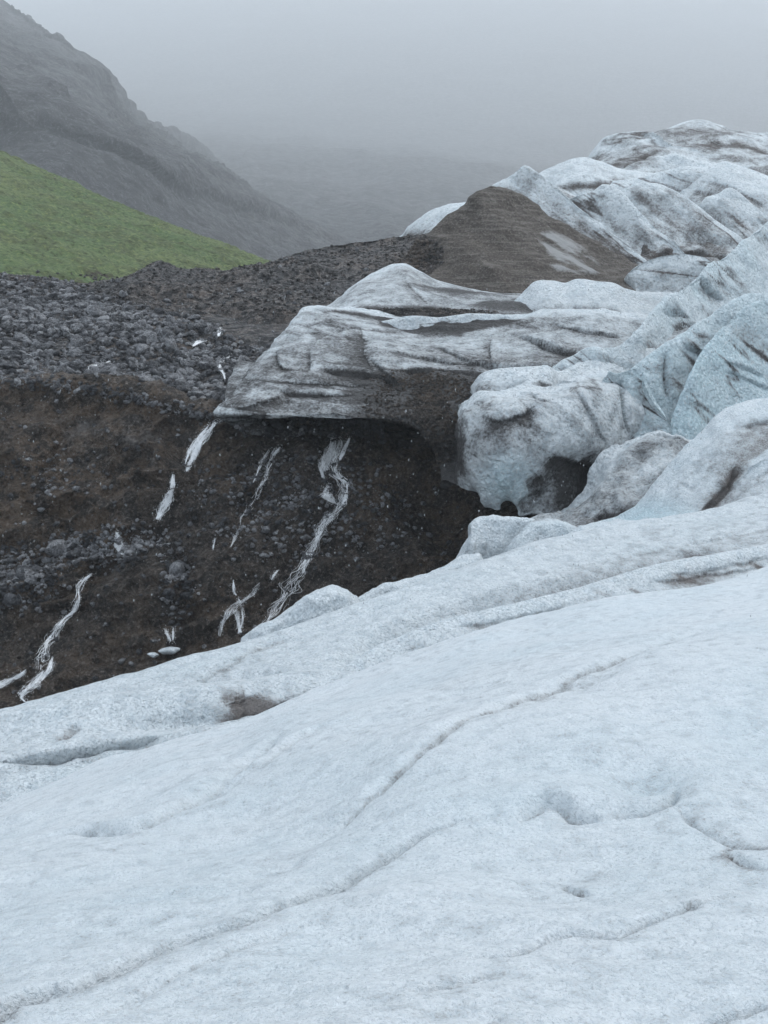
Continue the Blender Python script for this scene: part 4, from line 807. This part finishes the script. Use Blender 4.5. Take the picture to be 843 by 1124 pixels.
fin('short pointed ice fin at the far right end of the folded ridge', [(772, 224, 254), (785, 217, 254), (800, 208, 254), (817, 217, 253), (832, 227, 252), (850, 238, 251), (900, 262, 248), (960, 290, 245)], 10, 14, 531, T_, dirt=0.4, back=14)
fin('dirty ice rib low in the folded ridge, directly above the tall pale blue fin', [(695, 292, 206), (708, 284, 206), (725, 279, 206), (745, 277, 206), (770, 280, 206), (790, 288, 205), (810, 300, 204)], 7, 13, 541, T_, dirt=0.4, back=10, ang=-0.2)
fin('pale ice rib between skyline summit and folded ridge', [(615, 208, 280), (650, 203, 280), (690, 198, 280), (730, 192, 280), (752, 187, 280), (790, 197, 279), (830, 212, 278), (870, 230, 276)], 9, 12, 546, T_, dirt=0.5, back=14, ang=-0.3)
fin('bright rimmed ice rib crossing the skyline summit', [(672, 176, 322), (690, 166, 322), (705, 163, 322), (735, 163, 322), (765, 170, 322), (800, 178, 322), (843, 184, 322), (900, 200, 322)], 9, 12, 551, T_, dirt=0.45, back=14, ang=-0.3)
fin('narrow pale ice rib left of the tall blue fin, above the rounded block', [(600, 414, 126), (612, 402, 126), (625, 393, 126), (637, 385, 126), (645, 381, 126), (658, 381, 126), (672, 379, 127), (690, 372, 128), (705, 366, 130)], 5, 7, 561, dirt=0.2, blue=0.2)
fin('broad upper blue ice fin rising to the right edge', [(680, 382, 133), (695, 369, 135), (709, 351, 138), (718, 340, 140), (741, 322, 145), (756, 312, 148), (766, 302, 151), (771, 295, 152), (790, 284, 156), (812, 268, 160), (830, 252, 164), (850, 237, 168), (900, 205, 176)], 10, 15, 571, dirt=0.08, blue=0.32, back=10, amp=0.8, strokes=[([(771, 297), (784, 315), (802, 330)], 0.35, 0.3, 0.5, 0.4), ([(725, 340), (750, 350), (780, 350)], 0.4, 0.2, -0.4, 0.3)])
fin('sharp crested blue ice fin with a long diagonal rim, below the broad upper one', [(698, 400, 119.5), (706, 394, 119.8), (724, 383, 120.5), (738, 378, 121.2), (750, 370, 122), (770, 351, 123.5), (784, 344, 124.4), (807, 332, 125.8), (822, 325, 126.6), (843, 322, 127.8), (880, 315, 130), (950, 300, 134)], 7, 12, 581, dirt=0.05, blue=0.45, back=9, amp=0.7, strokes=[([(733, 384), (733, 410), (734, 440)], 0.3, 0.4, 0.3, 0.5), ([(745, 375), (765, 385), (790, 392)], 0.25, 0.2, 0.3, 0.3)])
fin('smoothest blue ice face at the right edge, lowest and nearest of the blue fins', [(738, 462, 113.5), (745, 440, 114), (754, 420, 114.6), (761, 406, 115.2), (773, 384, 116.8), (785, 369, 118), (800, 353, 119.5), (819, 337, 121), (843, 329, 122.5), (900, 318, 126), (960, 305, 130)], 5, 12, 591, dirt=-0.02, blue=0.7, back=5, amp=0.5, strokes=[([(790, 395), (815, 402), (845, 414)], 0.22, 0.15, 0.2, 0.3), ([(795, 405), (820, 415), (850, 430)], 0.2, 0.15, 0.2, 0.35)])
fin('pointed blue grey ice fin with a dark edge, right of the rounded block', [(655, 424, 114.5), (662, 412, 114.5), (668, 405, 114.5), (678, 407, 114.5), (690, 405, 114.5), (703, 405, 114.6), (712, 420, 114.2), (722, 440, 113.6), (733, 458, 113)], 2.5, 9, 601, dirt=0.15, blue=0.55, back=4, amp=0.6, n=(220, 140), strokes=[([(680, 408), (686, 440), (690, 470)], 0.4, 0.5, 0.4, 0.6), ([(700, 410), (716, 440), (730, 460)], 0.5, 0.1, 0, 0.9)])
fin('bright crest of ice along the top of the layered ice front', [(385, 362, 147), (393, 357, 147), (422, 352, 147), (446, 349, 147), (480, 349, 147), (520, 346, 147), (545, 347, 147), (575, 350, 146.5), (610, 346, 146), (640, 341, 146), (670, 343, 146), (700, 352, 146)], 4.5, 8, 611, dirt=0.28, back=6, amp=0.7, ang=-0.15, name='ice_crest', kind='ice crest', strokes=[([(538, 350), (537, 370), (536, 385)], 0.22, 0.4, 0.2, 0.8)])

fin('long white swell of ice with a faintly dirty rim, behind the nearest ice slope', [(352, 742, 47.02), (372, 733, 47.49), (392, 721, 47.96), (415, 708, 48.70), (450, 694, 49.35), (500, 678, 50.57), (540, 667, 51.49), (600, 650, 53.07), (680, 630, 55.41), (760, 613, 57.74), (843, 596, 60.53), (950, 570, 64.25), (1080, 540, 67.97)], 6, 2.9, 621, 'ice_mid', dirt=0.0, back=2.0, amp=0.25, ang=-0.4, name='ice_swell', kind='ice swell', rimw=0.8, n=(520, 160),
    strokes=[([(540, 690), (580, 688), (595, 678)], 0.3, 0.12, 0.1, 0.9), ([(490, 690), (560, 676), (640, 655)], 0.2, 0.1, 0.1, 0.5), ([(720, 632), (780, 622), (860, 606)], 0.25, 0.15, 0.1, 0.8), ([(700, 640), (770, 628), (843, 618)], 0.25, 0.1, 0.1, 0.6)])
# blocks and slabs of ice resting below the front
def slab(name, label, top, drop, depthY, seed, dirt=0.1, blue=0.0, strokes=(), nu=160, mat='ice_mid'):
    t = row(top)
    rows = [off(t, depthY, -drop * 1.2), off(t, depthY * 0.7, -drop * 0.2), off(t, 0.3, 0.02), off(t, -0.3, -drop * 0.12), off(t, -depthY * 0.2, -drop * 0.55), off(t, -depthY * 0.2, -drop)]
    formation(name, label, 'ice block', rows, nu, 110, M[mat], [(0.35, 4, 4, True, seed), (0.12, 1.0, 4, True, seed + 1)], strokes, wrapL=(-0.3, depthY * 0.7, -drop * 0.4), wrapR=(0.3, depthY * 0.7, -drop * 0.4), dirt=dirt, dirt_var=0.3, dirt_scale=3, blue=blue)
slab('ice_boulder', 'pale squarish ice block resting below the ragged edge of the rounded block', [(505, 614, 84), (512, 600, 84), (518, 588, 84), (517, 578, 84), (524, 571, 84.5), (545, 570, 85), (572, 571, 85), (590, 573, 85), (598, 580, 85)], 4.5, 5, 221, 0.08, strokes=[([(535, 595), (533, 612)], 0.2, 0.3, 0, 0.5), ([(575, 580), (568, 600)], 0.6, 0, 0, 0.5)])
slab('ice_boulder', 'dark streaked ice block right of the pale squarish block, under the dirty hollow', [(560, 602, 82), (575, 588, 82), (590, 576, 82.5), (605, 572, 83), (625, 575, 83), (640, 582, 83.5), (655, 590, 84)], 3.6, 4.5, 223, 0.42, 0.2)
slab('ice_boulder', 'flat wedge of pale ice, rightmost of the blocks along the hollow foot', [(618, 596, 80), (640, 584, 80), (665, 577, 80), (690, 575, 81), (712, 578, 82)], 3.0, 4, 225, 0.25, 0.1)
slab('ice_slab', 'smooth grey ice slab at the foot of the main waterfall', [(268, 705, 64), (285, 690, 64), (305, 678, 64.3), (325, 662, 64.8), (345, 652, 65), (365, 650, 65.2), (382, 653, 65.4), (392, 662, 65.8)], 2.2, 3.2, 227, 0.12)
slab('ice_slab', 'long thin grey ice slab right of the waterfall foot', [(375, 668, 67), (395, 654, 68), (420, 645, 69), (450, 637, 70), (480, 628, 71), (505, 618, 72), (525, 612, 73)], 2.0, 3.2, 229, 0.2)

# ================================================================== STONES
def unit_stone(seed, sub=2, rough=0.22, flat=0.75):
    import bmesh
    bm = bmesh.new(); bmesh.ops.create_icosphere(bm, subdivisions=sub, radius=1.0)
    rs = np.random.RandomState(seed)
    v = np.array([x.co[:] for x in bm.verts])
    for _ in range(9):                         # broken faces
        d = rs.normal(size=3); d /= np.linalg.norm(d); h = rs.uniform(0.55, 0.85)
        e = v @ d; v -= np.where(e > h, e - h, 0)[:, None] * d * 0.92
    v = v * (1 + rough * fbm(v, 0.8, 3, seed=seed)[:, None]) * np.array([rs.uniform(0.9, 1.4), rs.uniform(0.7, 1.0), flat * rs.uniform(0.75, 1.1)])
    f = np.array([[q.index for q in p.verts] for p in bm.faces]); bm.free()
    return v, f

def rot(rs):
    a, b, c = rs.uniform(0, 6.28), rs.normal(0, 0.35), rs.normal(0, 0.35)
    Rz = rotz(a); Rx = np.array([[1, 0, 0], [0, math.cos(b), -math.sin(b)], [0, math.sin(b), math.cos(b)]])
    return Rz @ Rx @ roty(c)

class Picker:
    """points of a surface that face the camera, found by where they stand in the view at build time"""
    def __init__(s, g, sgn=1):
        s.g = g; s.n = normals(g, sgn); s.px, s.py = proj(g); s.vis = (s.n * -g).sum(-1) > 0
        s.dx = np.gradient(s.px, axis=1); s.area = np.linalg.norm(np.cross(np.gradient(g, axis=1), np.gradient(g, axis=0)), axis=-1)
    def near(s, x, y):
        d = (s.px - x) ** 2 + (s.py - y) ** 2 + np.where(s.vis, 0, 1e6)
        k = np.unravel_index(np.where(d < d.min() + 3, s.g[..., 1], 1e9).argmin(), d.shape); return s.g[k], s.n[k]
    def scatter(s, n, weight, rs):
        w = weight(s.px, s.py, s.g) * s.area * s.vis; w = np.clip(w, 0, None).ravel(); c = np.cumsum(w)
        i = np.searchsorted(c, rs.uniform(0, c[-1], n)); i = np.clip(i, 0, len(w) - 1)
        return s.g.reshape(-1, 3)[i], s.n.reshape(-1, 3)[i]
PM = Picker(MOR); PC = Picker(CLIFF, -1)

STONES1 = [unit_stone(900 + k, 1, 0.2) for k in range(12)]
def rubble(name, picker, n, weight, smin, smax, seed, mat='boulder', power=2.5):
    rs = np.random.RandomState(seed)
    p, nn = picker.scatter(n, weight, rs)
    V, F, base_i = [], [], 0
    for k in range(n):
        v, f = STONES1[rs.randint(len(STONES1))]
        r = smin + (smax - smin) * rs.uniform() ** power
        v = (v * r) @ rot(rs).T + p[k] + np.array([0, 0, r * 0.15]) + nn[k] * r * 0.1
        V.append(v); F.append(f + base_i); base_i += len(v)
    me = bpy.data.meshes.new(name); fill(me, np.concatenate(V), np.concatenate(F)); me.materials.append(M[mat])
    o = bpy.data.objects.new(name, me); col.objects.link(o); o['kind'] = 'stuff'
    return o

def w_field(px, py, g):                        # the rubble field on the plateau
    edge = np.interp(px, [0, 60, 130, 200, 240, 300, 900], [300, 303, 325, 345, 355, 385, 420])
    return np.clip((py - edge) / 12, 0.02, 1) * (px > -80) * (px < 420) * (0.35 + np.clip(fbm(g, 9, 3, seed=301) + 0.5, 0, 1.2))
rubble('rubble', PM, 9000, w_field, 0.15, 0.75, 1, power=1.8)
rubble('rubble', PM, 5000, lambda px, py, g: ((px > -80) & (px < 520)) * 1.0 * (py < 345), 0.10, 0.45, 2, 'moraine')
def w_cliff(px, py, g):
    b = lambda x, y, rx, ry: np.clip(1 - ((px - x) / rx) ** 2 - ((py - y) / ry) ** 2, 0, 1)
    return 0.05 + 3 * b(10, 635, 70, 40) + 2.5 * b(100, 605, 70, 25) + 2 * b(195, 640, 25, 60) + 0.9 * b(330, 560, 140, 70) + 0.5 * b(60, 520, 80, 30) + 1.2 * b(150, 590, 60, 18) + 3 * np.clip(1 - np.abs(py - np.interp(px, [0, 120, 240], [418, 430, 460])) / 9, 0, 1) * (px < 245)
rubble('rubble', PC, 7000, w_cliff, 0.08, 0.42, 3, 'boulder')
rubble('rubble', PC, 5000, lambda px, py, g: 0.2 + np.clip(fbm(g, 4, 3, seed=303), 0, 1), 0.05, 0.30, 4, 'cliff')

for (x, y, r, k, lab) in ((185, 716, 0.85, 941, 'larger of two small white ice chunks on the dark rock wall'), (168, 719, 0.5, 944, 'tiny white ice chunk beside the larger white chunk on the rock wall')):
    v, f = unit_stone(k, 3, 0.4, 0.6)
    v = v * np.array([r * 1.2, r, r])
    me = bpy.data.meshes.new('ice_chunk'); fill(me, v, f); me.polygons.foreach_set('use_smooth', np.ones(len(f), bool)); me.materials.append(M['ice_mid'])
    o = bpy.data.objects.new('ice_chunk', me); col.objects.link(o); q, _n = PC.near(x, y); o.location = q + np.array([0, -0.2, r * 0.25]); tag(o, lab, 'ice chunk')
PF = Picker(BANK['overhanging_ice_front'][0], -1); PH = Picker(BANK['dirty_ice_hollow'][0], -1); PG = Picker(BANK['gravel_mound'][0], -1); PS = Picker(BANK['rounded_ice_shelf'][0], -1); PGr = Picker(HILL)
blob = lambda px, py, x, y, rx, ry: np.clip(1 - ((px - x) / rx) ** 2 - ((py - y) / ry) ** 2, 0, 1)
rubble('rubble', PF, 5500, lambda px, py, g: blob(px, py, 468, 460, 85, 80) ** 2 * (py > 404) * np.clip(0.6 + fbm(g, 3, 3, seed=304), 0.05, 1.5), 0.05, 0.24, 5, 'cliff')
rubble('rubble', PG, 3500, lambda px, py, g: 3 * blob(px, py, 455, 280, 34, 24), 0.08, 0.42, 7, 'moraine', power=3)
rubble('rubble', PG, 260, lambda px, py, g: blob(px, py, 452, 278, 28, 20), 0.4, 0.8, 8, 'cliff')
rubble('rubble', PS, 3500, lambda px, py, g: blob(px, py, 450, 343, 100, 5), 0.05, 0.22, 9, 'moraine')
rubble('rubble', PGr, 900, lambda px, py, g: np.clip((py - 294) / 8, 0, 1) ** 2 + 0.002, 0.12, 0.55, 10, 'moraine')
BOULD = []
for k in range(8):
    v, f = unit_stone(950 + k, 3, 0.16, 0.8)
    me = bpy.data.meshes.new('boulder'); fill(me, v, f); me.polygons.foreach_set('use_smooth', np.full(len(f), k % 2 == 0)); me.materials.append(M['boulder']); BOULD.append(me)
def boulder(p, r, k, label, group=None, rs=None, squash=1.0, sink=0.25):
    o = bpy.data.objects.new('boulder', BOULD[k % len(BOULD)]); col.objects.link(o)
    o.location = Vector(p) + Vector((0, 0, r * (0.6 - sink))); o.scale = (r, r, r * squash)
    o.rotation_euler = (random.uniform(-.3, .3), random.uniform(-.3, .3), random.uniform(0, 6.28))
    return tag(o, label, 'boulder', group)
special = [  # px, py, radius m, variant, label, surface
    (163, 374, 1.25, 0, 'round dark boulder, left of the pair in the middle of the rubble field', PM),
    (184, 370, 1.30, 2, 'round dark boulder, right of the pair in the middle of the rubble field', PM),
    (155, 388, 1.15, 4, 'flat pale grey boulder just below the pair of dark round boulders', PM),
    (188, 382, 1.15, 5, 'blocky grey boulder directly below the right one of the dark round pair', PM),
    (88, 378, 1.45, 6, 'large sloping grey boulder left of the middle of the rubble field', PM),
    (103, 345, 1.6, 1, 'pointed grey boulder in the upper middle of the rubble field', PM),
    (146, 402, 1.1, 3, 'long flat pale boulder near the lip of the rock wall', PM),
    (68, 404, 1.0, 7, 'humped grey boulder near the left lip of the rock wall', PM),
    (128, 425, 1.0, 2, 'low pale boulder at the very lip of the rock wall', PM),
    (226, 364, 1.2, 5, 'angular grey boulder at the upper right of the rubble field', PM),
    (193, 628, 1.05, 0, 'lone dark boulder stuck in the middle of the rock wall', PC),
    (197, 605, 0.45, 6, 'small pale stone just above the lone boulder on the rock wall', PC),
    (27, 632, 0.95, 4, 'pale flat boulder in the rubble pile low on the left rock wall', PC),
    (14, 660, 0.85, 2, 'pale round boulder at the bottom of the left wall rubble pile', PC),
    (64, 605, 1.1, 5, 'dark flat boulder on top of the left wall rubble ledge', PC),
    (350, 473, 0.45, 0, 'small round boulder under the ice overhang beside the waterfall top', PC)]
for x, y, r, k, lab, pk in special:
    p, nn = pk.near(x, y); boulder(p, r, k, lab)
rs = np.random.RandomState(77)
p, nn = PM.scatter(230, lambda px, py, g: w_field(px, py, g) * (px > 0) * (px < 300) * (py > 305), rs)
for i in range(230):
    boulder(p[i], 0.45 + 0.65 * rs.uniform() ** 2, rs.randint(8), 'grey boulder lying among many others in the rubble field above the rock wall', 'boulders in the rubble field', squash=rs.uniform(0.6, 1))
p, nn = PC.scatter(46, lambda px, py, g: np.clip(w_cliff(px, py, g) - 0.6, 0, 9) * (px > 0) * (px < 420) * (py > 520) * (py < 700), rs)
for i in range(46):
    boulder(p[i], 0.35 + 0.35 * rs.uniform() ** 2, rs.randint(8), 'dark stone lying in the loose rubble on the rock wall', 'stones on the rock wall', squash=rs.uniform(0.6, 1))

# ================================================================== WATER
OCT = np.array([[1, 0, 0], [-1, 0, 0], [0, 1, 0], [0, -1, 0], [0, 0, 1], [0, 0, -1]], float); OF = np.array([[0, 2, 4], [2, 1, 4], [1, 3, 4], [3, 0, 4], [2, 0, 5], [1, 2, 5], [3, 1, 5], [0, 3, 5]])
def tube(path, rad, sides=5):
    path = np.asarray(path); T = np.gradient(path, axis=0); T /= np.linalg.norm(T, axis=1, keepdims=True) + 1e-9
    A = np.cross(T, [0.13, 1.0, 0.05]); A /= np.linalg.norm(A, axis=1, keepdims=True) + 1e-9; Bn = np.cross(T, A)
    a = np.linspace(0, 2 * math.pi, sides, endpoint=False)
    V = path[:, None] + rad[:, None, None] * (np.cos(a)[None, :, None] * A[:, None] + 0.6 * np.sin(a)[None, :, None] * Bn[:, None])
    n = len(path); F = []
    for i in range(n - 1):
        for j in range(sides): k = (j + 1) % sides; F.append((i * sides + j, i * sides + k, (i + 1) * sides + k, (i + 1) * sides + j))
    return V.reshape(-1, 3), np.array(F)

def tree_of(g):
    v = g.reshape(-1, 3); nv, nu = g.shape[:2]
    a = (np.arange(0, nv - 1)[:, None] * nu + np.arange(0, nu - 1)[None, :]).ravel()
    return BVHTree.FromPolygons(v.tolist(), np.stack([a, a + 1, a + nu + 1, a + nu], 1).tolist())
T_C = tree_of(CLIFF); T_M = tree_of(MOR)
def fall(name, label, cat, segs, tree, seed, strands=14, rad=0.075, wander=1.0):
    strands = int(strands * 20); rad *= 0.21
    """segs: list of polylines (px, py, half width in px). Each strand runs down the rock, its foot found on the rock surface."""
    rs = np.random.RandomState(seed); V, F, b = [], [], 0
    for seg in segs:
        seg = np.array(seg, float); L = np.r_[0, np.cumsum(np.hypot(*np.diff(seg[:, :2], axis=0).T))]
        N = max(8, int(L[-1] / 1.6)); t = np.linspace(0, L[-1], N)
        c = np.stack([np.interp(t, L, seg[:, k]) for k in range(3)], 1)
        for k in range(2): c[1:-1, :2] = (c[:-2, :2] + 2 * c[1:-1, :2] + c[2:, :2]) / 4
        c[:, 2] *= 1.25 * np.clip(np.minimum(t, L[-1] - t) / 8, 0.55, 1) * (0.8 + 0.45 * vnoise(np.stack([c[:, 1] / 7, c[:, 0] * 0 + seed, c[:, 0] * 0], 1)))
        ns = max(2, int(strands * max(0.25, seg[:, 2].mean() / 7)))
        for q in range(ns):
            ph = rs.uniform(0, 100, 2); u0 = np.clip(rs.normal(0, 0.5), -1.2, 1.2)
            a0 = int(rs.uniform(0, 0.9) * N); a1 = a0 + int(rs.uniform(5, 14))
            if rs.uniform() < 0.03: a0, a1 = 0, N
            a1 = min(a1, N)
            if a1 - a0 < 6: a0 = max(0, a1 - 6)
            tt = t[a0:a1]
            P1 = np.stack([tt / 13 + ph[0], np.full_like(tt, ph[1]), tt * 0], 1)
            lat = u0 * 0.9 + 0.22 * wander * vnoise(np.stack([c[a0:a1, 1] / 9, c[a0:a1, 1] * 0 + seed, c[a0:a1, 1] * 0], 1)) + 0.55 * wander * vnoise(P1 * 2.3)
            pts = []
            for i in range(len(tt)):
                x = c[a0 + i, 0] + lat[i] * c[a0 + i, 2]; y = c[a0 + i, 1] + 0.3 * lat[i] * c[a0 + i, 2]
                d = P(x, y, 1.0); d = Vector(d).normalized()
                h = tree.ray_cast(Vector((0, 0, 0)), d)
                if h[0] is not None: pts.append(np.array(h[0] - d * (0.10 if tree is T_C else 1.3)))
            if len(pts) < 5 or (len(pts) < 20 and rs.uniform() > 0.6 + 0.9 * vnoise(np.array(pts[:1]) / 0.9)[0]): continue
            pts = np.array(pts)
            # water leaves small hollows: it does not follow them inwards
            for k in range(4): pts[1:-1] = (pts[:-2] + 2 * pts[1:-1] + pts[2:]) / 4
            pts[:, 1] -= 0.12
            i = np.linspace(0, 1, len(pts)); r = rad * (0.5 + 0.9 * rs.uniform()) * np.clip(np.minimum(i, 1 - i) * 10, 0.25, 1) * (1 + 0.6 * vnoise(np.stack([i * len(pts) / 4, i * 0 + q, i * 0], 1)))
            v, f = tube(pts, r); V.append(v); F.append(f + b); b += len(v)
    base = np.concatenate(V)
    for k in range(len(base) // 14):               # flecks of foam thrown off the strands
        r = 0.018 * rs.uniform(0.6, 1.8); q = base[rs.randint(len(base))] + rs.normal(0, 0.16, 3) * np.array([1, 0.3, 1.2])
        V.append(OCT * np.array([r, r, r * 2]) + q); F.append(OF + b); b += 6
    F = [np.vstack([f[:, :3], f[:, [0, 2, 3]]]) if f.shape[1] == 4 else f for f in F]
    me = bpy.data.meshes.new(name); fill(me, np.concatenate(V), np.concatenate(F)); me.polygons.foreach_set('use_smooth', np.ones(sum(len(f) for f in F), bool)); me.materials.append(M['water'])
    o = bpy.data.objects.new(name, me); col.objects.link(o); return tag(o, label, cat)
fall('waterfall', 'main white waterfall pouring from under the ice overhang down the dark rock wall', 'waterfall',
    [[(366, 476, 4), (364, 490, 4), (360, 503, 4), (356, 517, 3)], [(373, 476, 3), (372, 492, 4), (366, 510, 5), (366, 520, 6), (376, 528, 5), (377, 537, 5), (374, 550, 6), (370, 560, 4), (360, 570, 5), (352, 582, 5), (347, 598, 7), (338, 612, 8), (330, 624, 8), (322, 638, 9), (312, 655, 9), (303, 668, 6), (292, 682, 4), (284, 690, 3)],
     [(384, 480, 1.5), (378, 492, 2), (373, 505, 2)], [(360, 530, 4), (357, 545, 5), (366, 552, 4)], [(355, 500, 2), (352, 515, 2), (355, 525, 2)], [(381, 530, 2), (380, 545, 2), (376, 553, 2)]], T_C, 11, 22, 0.085)
fall('waterfall', 'upper left waterfall starting at the left tip of the overhanging ice', 'waterfall',
    [[(246, 458, 2), (238, 462, 4), (229, 474, 3), (219, 488, 4), (213, 500, 4), (205, 516, 3)], [(222, 482, 3), (215, 495, 4), (205, 517, 4)], [(230, 466, 2), (220, 478, 3), (208, 495, 2), (203, 510, 1.5)]], T_C, 12, 17, 0.085)
fall('waterfall', 'short slanting waterfall directly below the upper left one on the rock wall', 'waterfall', [[(190, 520, 2), (190, 534, 3), (186, 545, 4), (180, 556, 4), (173, 570, 4)]], T_C, 22, 20, 0.085)
fall('waterfall', 'very short waterfall dropping through the boulders in the left part of the rock wall', 'waterfall', [[(129, 584, 3), (131, 595, 5), (133, 608, 5)]], T_C, 23, 17, 0.085)
fall('waterfall', 'lowest left waterfall, spreading into branches above the white ice edge', 'waterfall',
    [[(101, 629, 2), (92, 636, 4), (86, 646, 3), (87, 656, 4), (82, 671, 3), (72, 678, 3), (63, 690, 5), (52, 706, 7), (44, 722, 8), (40, 734, 8)], [(58, 720, 2), (54, 735, 3), (44, 747, 3), (30, 757, 3), (22, 765, 3), (34, 774, 2)], [(28, 735, 2), (20, 742, 4), (8, 748, 3), (-8, 757, 3)], [(48, 735, 2), (38, 750, 3), (22, 762, 4)]], T_C, 24, 17, 0.085)
fall('waterfall', 'thin faint waterfall between the left and the main waterfall on the rock wall', 'waterfall',
    [[(303, 490, 2), (297, 505, 3), (293, 520, 3), (282, 540, 4), (275, 555, 4), (264, 570, 3), (260, 585, 2), (253, 600, 2)], [(296, 492, 2), (288, 505, 2), (278, 530, 2)], [(248, 603, 1.5), (247, 612, 1.5)], [(236, 590, 1), (234, 602, 1)], [(310, 488, 1), (300, 500, 2)]], T_C, 13, 9, 0.05)
fall('waterfall', 'small forked waterfall just left of the foot of the main waterfall', 'waterfall',
    [[(306, 624, 1.5), (298, 636, 2)], [(285, 640, 2), (278, 652, 3), (266, 660, 3), (252, 670, 4), (245, 682, 4), (241, 698, 2)], [(256, 636, 1), (257, 650, 1.5), (265, 662, 1.5)], [(265, 662, 1.5), (267, 680, 1.5), (262, 695, 1)], [(258, 668, 4), (262, 682, 4), (264, 694, 3)]], T_C, 14, 12, 0.055)
fall('waterfall', 'tiny seeping waterfall above the two white ice chunks', 'waterfall',
    [[(181, 688, 1.5), (184, 696, 3), (187, 703, 3)], [(190, 688, 1), (190, 702, 1.5)]], T_C, 15, 6, 0.045)
fall('stream', 'short white stream between boulders, leftmost in the rubble field', 'stream', [[(121, 396, 2), (112, 400, 3), (104, 403, 4), (97, 407, 2)]], T_M, 16, 12, 0.10)
fall('stream', 'small white stream at the top right of the rubble field below the brown mounds', 'stream', [[(226, 373, 3), (217, 375, 4), (212, 380, 2)]], T_M, 17, 12, 0.10)
fall('stream', 'tiny white trickle at the very top right of the rubble field', 'stream', [[(243, 359, 2), (241, 364, 3), (240, 369, 2)]], T_M, 27, 12, 0.10)
fall('stream', 'zigzag white stream nearest the left tip of the overhanging ice', 'stream', [[(252, 391, 2), (243, 396, 3), (240, 402, 2), (246, 410, 2), (247, 416, 2)]], T_M, 18, 12, 0.09)

# ================================================================== FALLING SLEET, drifting between the viewer and the rock wall
rs = np.random.RandomState(5)
V, F = [], []
for k in range(900):
    Y = rs.uniform(14, 45); x = rs.uniform(-0.6, 0.6) * Y; z = rs.uniform(-0.3, -0.01) * Y
    if z < -0.16 * Y - 2.5: continue
    r = 0.0045 * rs.uniform(0.6, 1.2) * (1 + Y / 25)
    V.append(OCT * np.array([r, r, r * 3.2]) @ roty(rs.normal(0, 0.12)).T + np.array([x, Y, z])); F.append(OF + 6 * (len(V) - 1))
me = bpy.data.meshes.new('falling_sleet'); fill(me, np.concatenate(V), np.concatenate(F))
sm = NT('wet_sleet'); sm.done((0.6, 0.63, 0.65), 0.4); sm.b.inputs['Alpha'].default_value = 0.5; me.materials.append(sm.m)
o = bpy.data.objects.new('falling_sleet', me); col.objects.link(o); o['kind'] = 'stuff'
